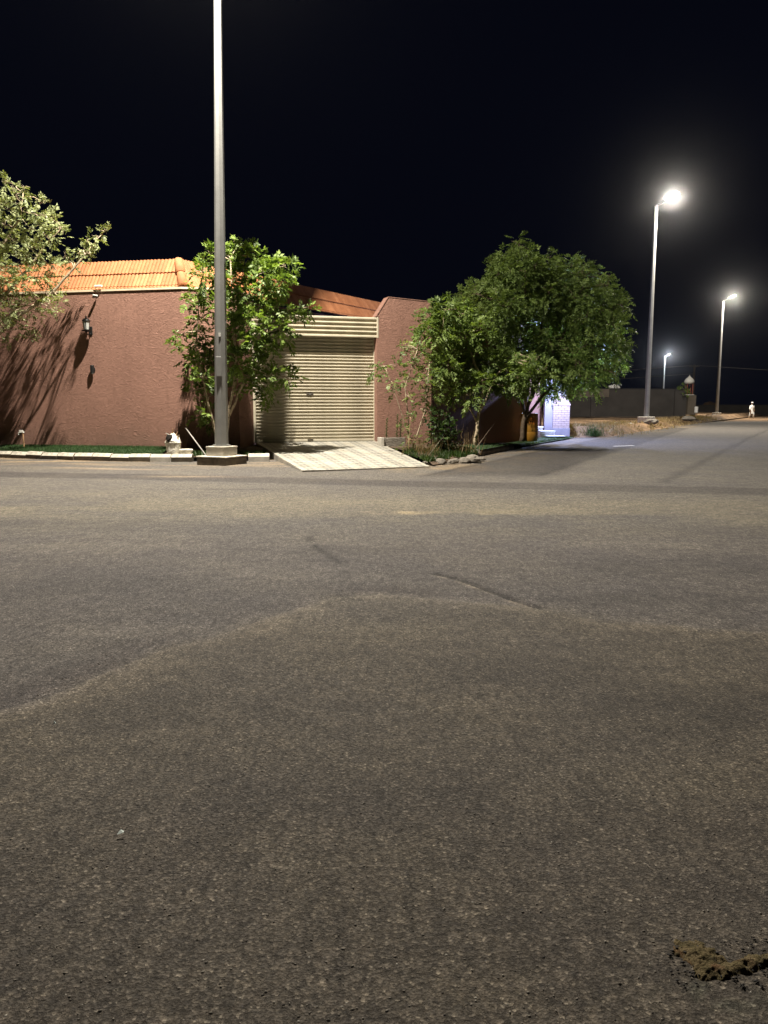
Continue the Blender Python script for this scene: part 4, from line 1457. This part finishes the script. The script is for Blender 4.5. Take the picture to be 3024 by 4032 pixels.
# stones at the corner bed
for i, (x, y, s) in enumerate(((2.05, 17.75, .17), (1.85, 17.6, .12), (1.55, 17.3, .10), (1.25, 17.2, .12), (.95, 17.15, .08), (1.65, 17.7, .09), (2.25, 18.1, .10))):
    r2 = random.Random(40 + i)
    vs, fs = lumpy([(.35, 0), (.95, .15), (1.0, .5), (.7, .85), (.25, 1.0)], 9, .25, 40 + i, 3)
    m = MB().add([(a * s * r2.uniform(1, 1.05) * 1.5, b * s, c * s) for a, b, c in vs], fs).build('edging_stone', M_['old_concrete'])
    m.location = (x, y, .01)
    m.rotation_euler = (0, 0, r2.uniform(0, 3))
    tag(m, ['largest pale stone edging the corner bed', 'grey stone just left of the largest pale edging stone', 'small pale stone below the dark corner shrub', 'grey stone left of the small pale edging stone', 'smallest dark stone nearest the ramp in the corner bed', 'small grey stone behind the row of edging stones', 'grey stone at the far right end of the corner bed'][i], 'stone', 'edging stones of the corner bed')

# ------------------------------------------------------------------ neighbour's entrance
NWP = Vector((6.76, 31.0, .0))
brk = empty('brick_pillar', (NWP.x, NWP.y, .02), math.radians(-6), label='white brick gate pillar with stepped cap lit by cool light', cat='pillar')
MB().box((.33, .33, .19), (.70, .70, .38), ch=.008).build('base_block', M_['plaster_white'], brk)
MB().box((.33, .33, .83), (.62, .62, .92)).build('mortar_core', M_['mortar'], brk)


def brick_course(z, x0, x1, y0, y1, h, off):
    """one course of bricks round the visible sides"""
    for (ax, a0, a1, fixed, nx_) in (('x', x0, x1, y0, 3), ('y', y0 + .105, y1, x1, 2)):
        ln_b = (a1 - a0) / nx_
        cuts = [a0] + [a0 + ln_b * (k + (.5 if off else 0)) for k in range(0 if off else 1, nx_)] + [a1]
        for q0, q1 in zip(cuts[:-1], cuts[1:]):
            if q1 - q0 < .03: continue
            j = rnd.uniform(-.003, .003)
            if ax == 'x':
                MBb = MB().box(((q0 + q1) / 2, fixed + .05 + j, z + h / 2), (q1 - q0 - .008, .10, h - .010), ch=.004)
            else:
                MBb = MB().box((fixed - .05 + j, (q0 + q1) / 2, z + h / 2), (.10, q1 - q0 - .008, h - .010), ch=.004)
            MBb.build('brick', M_['brick_white'], brk)


z = .38
for k in range(10):
    brick_course(z, 0, .66, 0, .66, .089, k % 2)
    z += .089
core2 = MB()
for k in range(5):
    ins = .035 * k
    MB().box((.33, .33, z + .04), (.70 - 2 * ins, .70 - 2 * ins, .075), ch=.01).build('stepped_course', M_['brick_white'], brk)
    z += .083
MB().box((.33, .33, z + .35), (.36, .36, .72), ch=.01).build('upper_shaft', M_['plaster_white'], brk)
MB().lathe([(.30, 0), (.30, .05), (.20, .08), (.1, .12)], 4, Matrix.Translation((.33, .33, z + .71)) @ rot_z(math.pi / 4)).build('cap', M_['plaster_white'], brk)

nw = empty('neighbour_wall', (6.3, 31.1, 0), label='pale plastered entrance wall between the dark tree and the brick pillar', cat='wall')
w = MB().box((.33, .16, 1.65), (.36, .3, 3.3))
w.build('plaster_panel', M_['plaster_white'], nw)
MB().box((-.5, .75, 1.4), (1.3, .25, 2.8)).build('rear_panel', M_['stucco'], nw)
MB().box((.33, .16, 3.35), (.46, .4, .1), ch=.01).build('coping', M_['plaster_white'], nw)
st = empty('entrance_steps', (6.0, 29.55, .0), 0, label='two white marble steps in front of the pale entrance wall', cat='steps')
for (x0_, x1_, y0_, y1_, z1_, m_) in ((.26, .95, 0, .48, .15, 'old_concrete'), (.06, .66, .44, .92, .33, 'marble'), (-.1, .28, .86, 1.4, .48, 'marble')):
    MB().box(((x0_ + x1_) / 2, (y0_ + y1_) / 2 + .02, z1_ / 2 - .02), (x1_ - x0_ - .04, y1_ - y0_ - .04, z1_ - .035)).build('riser', M_[m_], st)
    MB().box(((x0_ + x1_) / 2, (y0_ + y1_) / 2, z1_ - .018), (x1_ - x0_, y1_ - y0_, .036), ch=.006).build('tread', M_['marble'], st)
# cool lamp over the entrance
gl = empty('gate_lamp', (6.6, 31.08, 3.2), label='cool white lamp fixed high on the pale entrance wall behind the foliage', cat='wall lamp')
MB().box((0, 0, 0), (.12, .06, .12), ch=.01).build('back_plate', M_['black_metal'], gl)
MB().tube([(0, -.03, 0), (.03, -.6, .12), (.05, -1.3, .15)], .018, 8).build('arm', M_['black_metal'], gl)
gh_ = MB().lathe([(.12, 0), (.13, .02), (.05, .08), (.03, .12)], 14, Matrix.Translation((.05, -1.3, .08))).build('shade', M_['white_plastic'], gl)
MB().lathe([(.03, -.09), (.075, -.06), (.09, -.02), (.09, .002)], 14, Matrix.Translation((.05, -1.3, .08))).build('bulb', M_['cool_lens'], gl)
ld = bpy.data.lights.new('gate_light', 'POINT')
ld.energy = 2500
ld.color = (.46, .55, 1.0)
ld.shadow_soft_size = .1
lo = bpy.data.objects.new('gate_light', ld)
COL.objects.link(lo)
lo.parent = gl
lo.location = (.05, -1.32, -.12)

# yellow barrel bin
bn = empty('barrel_bin', (5.06, 26.95, .05), .3, label='open yellow plastic barrel bin behind the dark tree trunk', cat='bin')
MB().lathe([(.24, 0), (.29, .03), (.305, .3), (.305, .32), (.295, .34), (.305, .36), (.305, .64), (.295, .66), (.305, .68), (.295, .93), (.30, .95), (.30, .98), (.285, .985), (.27, .95), (.25, .2)], 26).build('barrel', M_['yellow_plastic'], bn, smooth=True)
pr = MB()
for i in range(9):
    a0, a1 = -2.1 + i * .11, -2.1 + (i + 1) * .11
    z0_, z1_ = .62 + .02 * math.sin(i * .8), .80 + .06 * math.sin(i * .35)
    z2_, z3_ = .62 + .02 * math.sin((i + 1) * .8), .80 + .06 * math.sin((i + 1) * .35)
    R_ = .309
    pr.add([(R_ * math.cos(a0), R_ * math.sin(a0), z0_), (R_ * math.cos(a1), R_ * math.sin(a1), z2_), (R_ * math.cos(a1), R_ * math.sin(a1), z3_), (R_ * math.cos(a0), R_ * math.sin(a0), z1_)], [(0, 1, 2, 3)])
pr.build('print', M_['orange_print'], bn)
for a in (-1.95, -1.72):
    MB().box((.312 * math.cos(a), .312 * math.sin(a), .70), (.035, .012, .035), None).build('print_dot', M_['shutter_dark'], bn)

# ------------------------------------------------------------------ far things
fw = empty('block_wall', (14.5, 60, .5), label='long grey block wall across the sandy lot behind the lamp post', cat='wall')
M = Matrix.Identity(4)
MB().box((3.6, .15, 1.0), (8.6, .3, 2.1)).build('wall_panel', M_['far_wall'], fw)
MB().box((1.4, .04, 1.75), (2.9, .16, .62), ch=.01).build('pale_band', M_['far_band'], fw)
MB().box((1.55, -.06, .7), (.2, .12, 1.46)).build('pilaster', M_['far_wall'], fw)
MB().box((8.35, .0, 1.0), (.9, .3, 2.06), rot_z(0)).build('end_panel', M_['far_wall'], fw)
MB().box((4.0, .15, 2.07), (9.5, .36, .05), ch=.01).build('coping', M_['far_wall'], fw)
MB().box((9.12, -.2, .85), (.62, .5, 1.5), ch=.02).build('end_pier', M_['far_band'], fw)
for i, (x, w_, h_, lab) in enumerate(((1.0, .6, .16, 'flat white stand-in for a pale shape above the grey block wall, left of the lamp post'), (3.3, .9, .34, 'rumpled pale stand-in for a shape above the grey block wall near the middle'))):
    vs, fs = lumpy([(.6, 0), (1, .2), (.9, .6), (.4, .95), (.1, 1.0)], 12, .25, 60 + i, 4)
    o = MB().add([(a * w_ * .5, b * .2, c * h_) for a, b, c in vs], fs).build('wall_top_stand_in', M_['white_plastic'])
    o.location = (14.5 + x, 60.15, .5 + 2.09)
    tag(o, lab, 'stand-in', 'stand-ins above the block wall')  # pale lump standing in for unidentified things beyond the wall
ks = empty('domed_finial', (23.42, 59.8, 2.10), label='white onion domed finial on brown posts at the end of the grey wall', cat='ornament')
for x, y in ((-.2, -.2), (.2, -.2), (-.2, .2), (.2, .2)):
    MB().tube([(x, y, 0), (x, y, .85)], .045, 8).build('post', M_['red_column'], ks)
MB().lathe([(.28, .85), (.36, .95), (.37, 1.05), (.28, 1.22), (.12, 1.36), (.03, 1.46), (.01, 1.55)], 16).build('dome', M_['white_plastic'], ks, smooth=True)
MB().box((0, 0, .02), (.6, .6, .04)).build('slab', M_['white_plastic'], ks)
vs, fs = lumpy([(.15, 0), (.3, .2), (.35, .5), (.2, .75), (.05, .85)], 10, .35, 90, 5)
cl = [(23.0, 59.7, 2.45, .3, .25, .28), (22.8, 59.7, 2.75, .2, .2, .15), (23.3, 59.6, 2.2, .25, .2, .12)]
cr = make_tree('wall_top_plant', 'small green plant spilling over the end of the grey wall', 'plant', Vector((23.05, 59.8, 2.0)), [([(23.05, 59.8, 2.0), (23.05, 59.75, 2.3), (22.95, 59.7, 2.6)], .02, .01)], cl, 'leaf_neem', 'bark', 120, dict(L=.2, pairs=3, ll=.1, lw=.03, droop=.3), 99, tr=.01, twigs=2)
mk = empty('marker_post', (23.55, 58.5, .5), label='short white marker on a thin post in front of the grey wall', cat='post')
MB().tube([(0, 0, 0), (0, 0, .3)], .05, 8).build('post', M_['cardboard'], mk)
MB().lathe([(.10, .25), (.13, .3), (.14, .68), (.10, .72)], 12).build('marker', M_['white_plastic'], mk)

# utility pole and wires
up_ = empty('utility_pole', (28.0, 70.5, .4), label='thin dim utility pole carrying wires behind the domed finial', cat='utility pole')
MB().tube([(0, 0, 0), (0, 0, 4.55)], [.12, .09], 8).build('pole', M_['far_band'], up_)
MB().box((0, 0, 4.4), (.9, .08, .08)).build('crossarm', M_['far_band'], up_)
for i, (z_, lab) in enumerate(((4.5, 'upper dim wire strung left from the utility pole'), (3.75, 'lower dim wire strung left from the utility pole'))):
    a = Vector((28.0, 70.5, .4 + z_))
    b = Vector((-6.0, 72, z_ + (-.5 if i == 0 else -.4)))
    pts = [a.lerp(b, t / 12) - Vector((0, 0, .5 * math.sin(math.pi * t / 12))) for t in range(13)]
    tag(MB().tube(pts, .022, 5).build('overhead_wire', M_['far_band']), lab, 'wire', 'overhead wires')
a = Vector((28.0, 70.5, 4.9)); b = Vector((60, 78, 4.6))
tag(MB().tube([a.lerp(b, t / 12) - Vector((0, 0, .4 * math.sin(math.pi * t / 12))) for t in range(13)], .02, 5).build('overhead_wire', M_['far_band']),
    'dim wire strung right from the utility pole', 'wire', 'overhead wires')

# low far wall and mound
lw_ = empty('low_wall', (42, 108, -.1), label='low dark wall closing the far end of the road', cat='wall')
MB().box((12, 0, .72), (46, .3, 1.45)).build('wall_panel', M_['far_wall'], lw_)
MB().box((12, 0, 1.48), (46, .4, .07)).build('coping', M_['far_wall'], lw_)
xs_, ys_ = np.meshgrid(np.linspace(-4, 4, 34), np.linspace(-3, 3, 26))
zz = 2.2 * np.exp(-((xs_ / 1.9) ** 2 + (ys_ / 1.5) ** 2)) * (.7 + .6 * fbm(xs_ * 1.1, ys_ * 1.1, 4)) - .05
ix = np.arange(xs_.size).reshape(xs_.shape)
o = link('dirt_mound', np_mesh('dirt_mound', np.stack([xs_, ys_, zz], -1).reshape(-1, 3), np.stack([ix[:-1, :-1], ix[:-1, 1:], ix[1:, 1:], ix[1:, :-1]], -1).reshape(-1, 4), M_['sand'], True))
o.location = (47.5, 113, -.05)
tag(o, kind='structure')

# stump and rocks on the lot edge
stp = MB()
v_, f_ = lumpy([(.22, -.2), (.2, .1), (.17, .45), (.24, .6), (.1, .62)], 10, .2, 14, 5)
o = stp.add(v_, f_).build('tree_stump', M_['bark'])
o.location = (27.6, 69.0, .2)
tag(o, 'short brown stump on the sandy lot edge near the bend', 'stump')
for i, (px, py, s, lab) in enumerate(((2565, 1664, .30, 'dark rock at the foot of the nearest right lamp post'), (2710, 1652, .35, 'flat dark rock on the sandy verge right of the lamp post'), (2428, 1672, .16, 'small pale rock on the sandy verge left of the lamp post'), (2478, 1672, .14, 'tiny pale rock close to the lamp post on the sandy verge'), (2820, 1642, .4, 'dark rock at the foot of the lamp post by the bend'))):
    Yr = (44.0, 55.0, 39.5, 40.5, 80.0)[i]
    pt = at(px, py, Yr)
    vs, fs = lumpy([(.6, -.3), (1, .1), (.9, .45), (.5, .7), (.1, .75)], 9, .3, 70 + i, 3)
    o = MB().add([(a * s * 1.4, b * s, c * s) for a, b, c in vs], fs).build('rock', M_['white_paint' if i in (2, 3) else 'old_concrete'])
    o.location = pt
    tag(o, lab, 'rock', 'rocks on the sandy verge')

# far building at the left edge
vl = empty('far_villa', (-25.65, 29.7, 0), math.radians(26.5), label='dim brown building rising behind the pale tree at the left edge', cat='building')
MB().box((5, 4, 6.0), (10.0, 8, 12.0)).build('wall', M_['villa_wall'], vl)
MB().box((5, 4, 12.25), (10.2, 8.2, .5), ch=.05).build('parapet', M_['villa_wall'], vl)
for x in (2.2, 5.0, 7.8):
    for z_ in (2.2, 5.6, 9.0):
        wo = MB().box((x, -.02, z_), (1.1, .08, 1.5), ch=.02).build('window', M_['villa_wall'], vl)
        MB().box((x, -.065, z_), (.9, .02, 1.3)).build('pane', M_['lantern_glass'], wo)

# ------------------------------------------------------------------ walking person
def skin_mesh(name, verts, edges, radii, mat, parent, root=0, sub=2):
    me = bpy.data.meshes.new(name)
    me.from_pydata(verts, edges, [])
    o = link(name, me, parent)
    me.materials.append(mat)
    sk_ = o.modifiers.new('skin', 'SKIN')
    sk_.use_smooth_shade = True
    if not me.skin_vertices:
        bpy.context.view_layer.objects.active = o
    lay_ = me.skin_vertices[0].data if me.skin_vertices else None
    if lay_:
        for i, r in enumerate(radii):
            lay_[i].radius = (r, r) if not hasattr(r, '__len__') else r
            lay_[i].use_root = (i == root)
    ss = o.modifiers.new('sub', 'SUBSURF')
    ss.levels = ss.render_levels = sub
    return o


PY = 86.5
ps = empty('person', (36.98 * PY / 78, PY, float(road_z(41.0, PY))), math.radians(24), label='person in white cap, long tunic and trousers walking on the far road', cat='person')
ps.scale = (1.06, 1.06, 1.06)
# facing the camera (-y); x is the person's left side
V = [(0, 0, .93), (0, .01, 1.12), (0, 0, 1.34), (0, 0, 1.47), (0, -.02, 1.56), (0, -.02, 1.68),
     (.10, 0, .90), (.11, -.13, .50), (.10, -.17, .09), (.10, -.30, .035),
     (-.10, 0, .90), (-.11, .06, .48), (-.11, .24, .12), (-.11, .14, .04),
     (.17, 0, 1.39), (.25, .03, 1.12), (.28, -.06, .88), (.285, -.09, .80),
     (-.17, 0, 1.39), (-.25, .02, 1.12), (-.29, -.08, .90), (-.295, -.11, .82)]
Ed = [(0, 1), (1, 2), (2, 3), (3, 4), (4, 5), (0, 6), (6, 7), (7, 8), (8, 9), (0, 10), (10, 11), (11, 12), (12, 13), (2, 14), (14, 15), (15, 16), (16, 17), (2, 18), (18, 19), (19, 20), (20, 21)]
Rd = [.13, .12, .13, .06, .08, .085, .09, .06, .04, .035, .09, .06, .04, .035, .06, .045, .032, .035, .06, .045, .032, .035]
for s_, wi in ((1, 17), (-1, 21)):
    wx, wy, wz = V[wi]
    for k, (dx, ln2) in enumerate(((-.018, .075), (-.006, .085), (.006, .08), (.018, .065))):
        b_ = len(V)
        V.append((wx + s_ * .0, wy + dx * 1.0, wz - .045)); V.append((wx + s_ * -.012, wy + dx * 1.2 - .01, wz - .045 - ln2))
        Ed += [(wi, b_), (b_, b_ + 1)]; Rd += [.009, .007]
    b_ = len(V)
    V.append((wx - s_ * .02, wy - .035, wz - .02)); V.append((wx - s_ * .03, wy - .045, wz - .07))
    Ed += [(wi, b_), (b_, b_ + 1)]; Rd += [.010, .008]
skin_mesh('body', V, Ed, Rd, M_['skin'], ps)


def loft(name, rings, mat, parent, n=18):
    """rings: (cx, cy, z, rx, ry)"""
    vs, fs = [], []
    for (cx, cy, z, rx, ry) in rings:
        for k in range(n):
            a = 2 * math.pi * k / n
            f = 1 + .04 * math.sin(5 * a + z * 7)
            vs.append((cx + rx * f * math.cos(a), cy + ry * f * math.sin(a), z))
    for i in range(len(rings) - 1):
        for k in range(n):
            fs.append((i * n + k, i * n + (k + 1) % n, (i + 1) * n + (k + 1) % n, (i + 1) * n + k))
    return MB().add(vs, fs).build(name, mat, parent, smooth=True)


loft('tunic', [(0, .0, .58, .235, .21), (0, 0, .75, .215, .18), (0, 0, .95, .195, .16), (0, 0, 1.15, .185, .15), (0, 0, 1.33, .20, .145), (0, 0, 1.42, .175, .12), (0, 0, 1.47, .09, .085), (0, 0, 1.50, .07, .07)], M_['white_cloth'], ps)
for s_, (sx_, el, wr) in ((1, (14, 15, 16)), (-1, (18, 19, 20))):
    MB().tube([V[sx_], V[el], V[wr]], [.10, .082, .075], 12).build('sleeve', M_['white_cloth'], ps, smooth=True)
MB().tube([V[6], V[7], V[8]], [.115, .095, .085], 12).build('trouser_leg', M_['white_cloth'], ps, smooth=True)
MB().tube([V[10], V[11], V[12]], [.115, .095, .085], 12).build('trouser_leg', M_['white_cloth'], ps, smooth=True)
MB().lathe([(.098, 0), (.108, .03), (.105, .08), (.08, .115), (.03, .125)], 18, Matrix.Translation((0, -.015, 1.66))).build('cap', M_['white_cloth'], ps, smooth=True)
MB().lathe([(.01, -.12), (.045, -.10), (.07, -.05), (.075, 0)], 12, Matrix.Translation((0, -.055, 1.585))).build('beard', M_['beard'], ps, smooth=True)
for i in (9, 13):
    x, y, z = V[i]
    MB().box((x, y + .08, .015), (.09, .27, .03), ch=.01).build('sandal', M_['sandal'], ps)

# ------------------------------------------------------------------ loose stones, scraps and the broken spot on the road
def pebbles(name, P, S, mat, seed):
    r = np.random.default_rng(seed)
    base = np.array([(1, 0, 0), (-1, 0, 0), (0, 1, 0), (0, -1, 0), (0, 0, .5), (0, 0, -.4)], float)
    tri = np.array([(0, 2, 4), (2, 1, 4), (1, 3, 4), (3, 0, 4), (2, 0, 5), (1, 2, 5), (3, 1, 5), (0, 3, 5)])
    n = len(P)
    a = r.random(n) * 6.283
    v = base[None] * (S[:, None, None] * r.uniform(.6, 1.3, (n, 6, 1)))
    x = v[..., 0] * np.cos(a)[:, None] - v[..., 1] * np.sin(a)[:, None] * .7
    y = v[..., 0] * np.sin(a)[:, None] + v[..., 1] * np.cos(a)[:, None] * .7
    co = np.stack([x, y, v[..., 2]], -1) + P[:, None, :]
    fs = (tri[None] + 6 * np.arange(n)[:, None, None]).reshape(-1, 3)
    return link(name, np_mesh(name, co.reshape(-1, 3), fs, mat))


def scatter(n, r, y0, y1, pw=2.0):
    y = y0 + (y1 - y0) * r.random(n) ** pw
    x = (r.random(n) * 2 - 1) * (y * .56 + .1)
    return x, y


r_ = np.random.default_rng(5)
x, y = scatter(2600, r_, 1.35, 14, 1.6)
P = np.column_stack([x, y, road_z(x, y) + .001])
tag(pebbles('loose_gravel', P, r_.uniform(.0015, .005, len(x)) * (1 + .06 * y), M_['gravel'], 1), 'fine loose gravel scattered over the asphalt', 'gravel', kind='stuff')
x, y = scatter(700, r_, 1.4, 12, 1.5)
P = np.column_stack([x, y, road_z(x, y) - .0008])
tag(pebbles('pale_gravel', P, r_.uniform(.0015, .005, len(x)) * (1.0 + .12 * y), M_['pale_chip'], 2), 'scattered pale stone chips on the asphalt', 'gravel', kind='stuff')
x, y = scatter(110, r_, 1.4, 9, 1.4)
P = np.column_stack([x, y, road_z(x, y) + .0005])
tag(pebbles('dark_gravel', P, r_.uniform(.0018, .005, len(x)), M_['dark_pebble'], 3), 'scattered small black pebbles on the asphalt', 'gravel', kind='stuff')
for i, (gx, gy, lab) in enumerate(((-.80, 2.18, 'larger shiny foil scrap on the asphalt at lower left'), (-1.35, 3.0, 'smaller shiny foil scrap on the asphalt near the left edge'))):
    s = (.010, .006)[i]
    o = MB().add([(-s, -s * .45, 0), (s * .8, -s * .5, .003), (s, s * .4, .006), (0, s * .5, .012), (-s * .9, s * .45, .002)], [(0, 1, 3, 4), (1, 2, 3)]).build('foil_scrap', M_['foil'])
    o.location = (gx, gy, float(road_z(gx, gy)) + .010)
    o.rotation_euler = (-.35, 0, .3)
    tag(o, lab, 'litter', 'foil scraps on the road')
# crumbled spot with dry moss, lower right
hx, hy = np.meshgrid(np.linspace(.60, 1.15, 220), np.linspace(1.54, 1.83, 130))
dh, _ = seg_dist(hx, hy, HOLE)
edge_ = .35 + 1.35 * fbm(hx * 16 + 3, hy * 16, 5)
blob = np.exp(-(((hx - .750) / .110) ** 2 + ((hy - 1.670) / .095) ** 2) / edge_ ** 2)
tail = np.exp(-(dh / (.036 * edge_)) ** 2)
mask = np.maximum(blob, tail)
hz = road_z(hx, hy) - .011 + .021 * mask * (.45 + 1.0 * fbm(hx * 70, hy * 70, 5)) - .012 * (1 - mask)
ix = np.arange(hx.size).reshape(hx.shape)
o = link('moss_patch', np_mesh('moss_patch', np.stack([hx, hy, hz], -1).reshape(-1, 3), np.stack([ix[:-1, :-1], ix[:-1, 1:], ix[1:, 1:], ix[1:, :-1]], -1).reshape(-1, 4), M_['moss'], True))
tag(o, 'crumbly patch of dry brown moss in the broken asphalt at lower right', 'moss')
x = r_.uniform(.62, 1.1, 260); y = r_.uniform(1.56, 1.80, 260)
dh, _ = seg_dist(x, y, HOLE)
k = dh < .08
P = np.column_stack([x[k], y[k], road_z(x[k], y[k]) + .004])
tag(pebbles('crumbled_asphalt', P, r_.uniform(.002, .007, k.sum()), M_['dark_pebble'], 6), 'dark crumbs of asphalt round the moss patch', 'gravel', kind='stuff')

# ------------------------------------------------------------------ thin haze added to give the lamps a glow
ho = MB().box((0, 200, 6.5), (900, 900, 15.6)).build('haze', [])
hm = bpy.data.materials.new('haze')
hm.use_nodes = True
hm.node_tree.nodes.clear()
h_out = hm.node_tree.nodes.new('ShaderNodeOutputMaterial')
h_vol = hm.node_tree.nodes.new('ShaderNodeVolumePrincipled')
h_vol.inputs['Color'].default_value = (.92, .93, .96, 1)
h_vol.inputs['Density'].default_value = .00015
h_vol.inputs['Anisotropy'].default_value = .981
hm.node_tree.links.new(h_vol.outputs[0], h_out.inputs['Volume'])
ho.data.materials.append(hm)
tag(ho, 'thin haze added round the whole scene for the lamp glow', 'haze', kind='stuff')
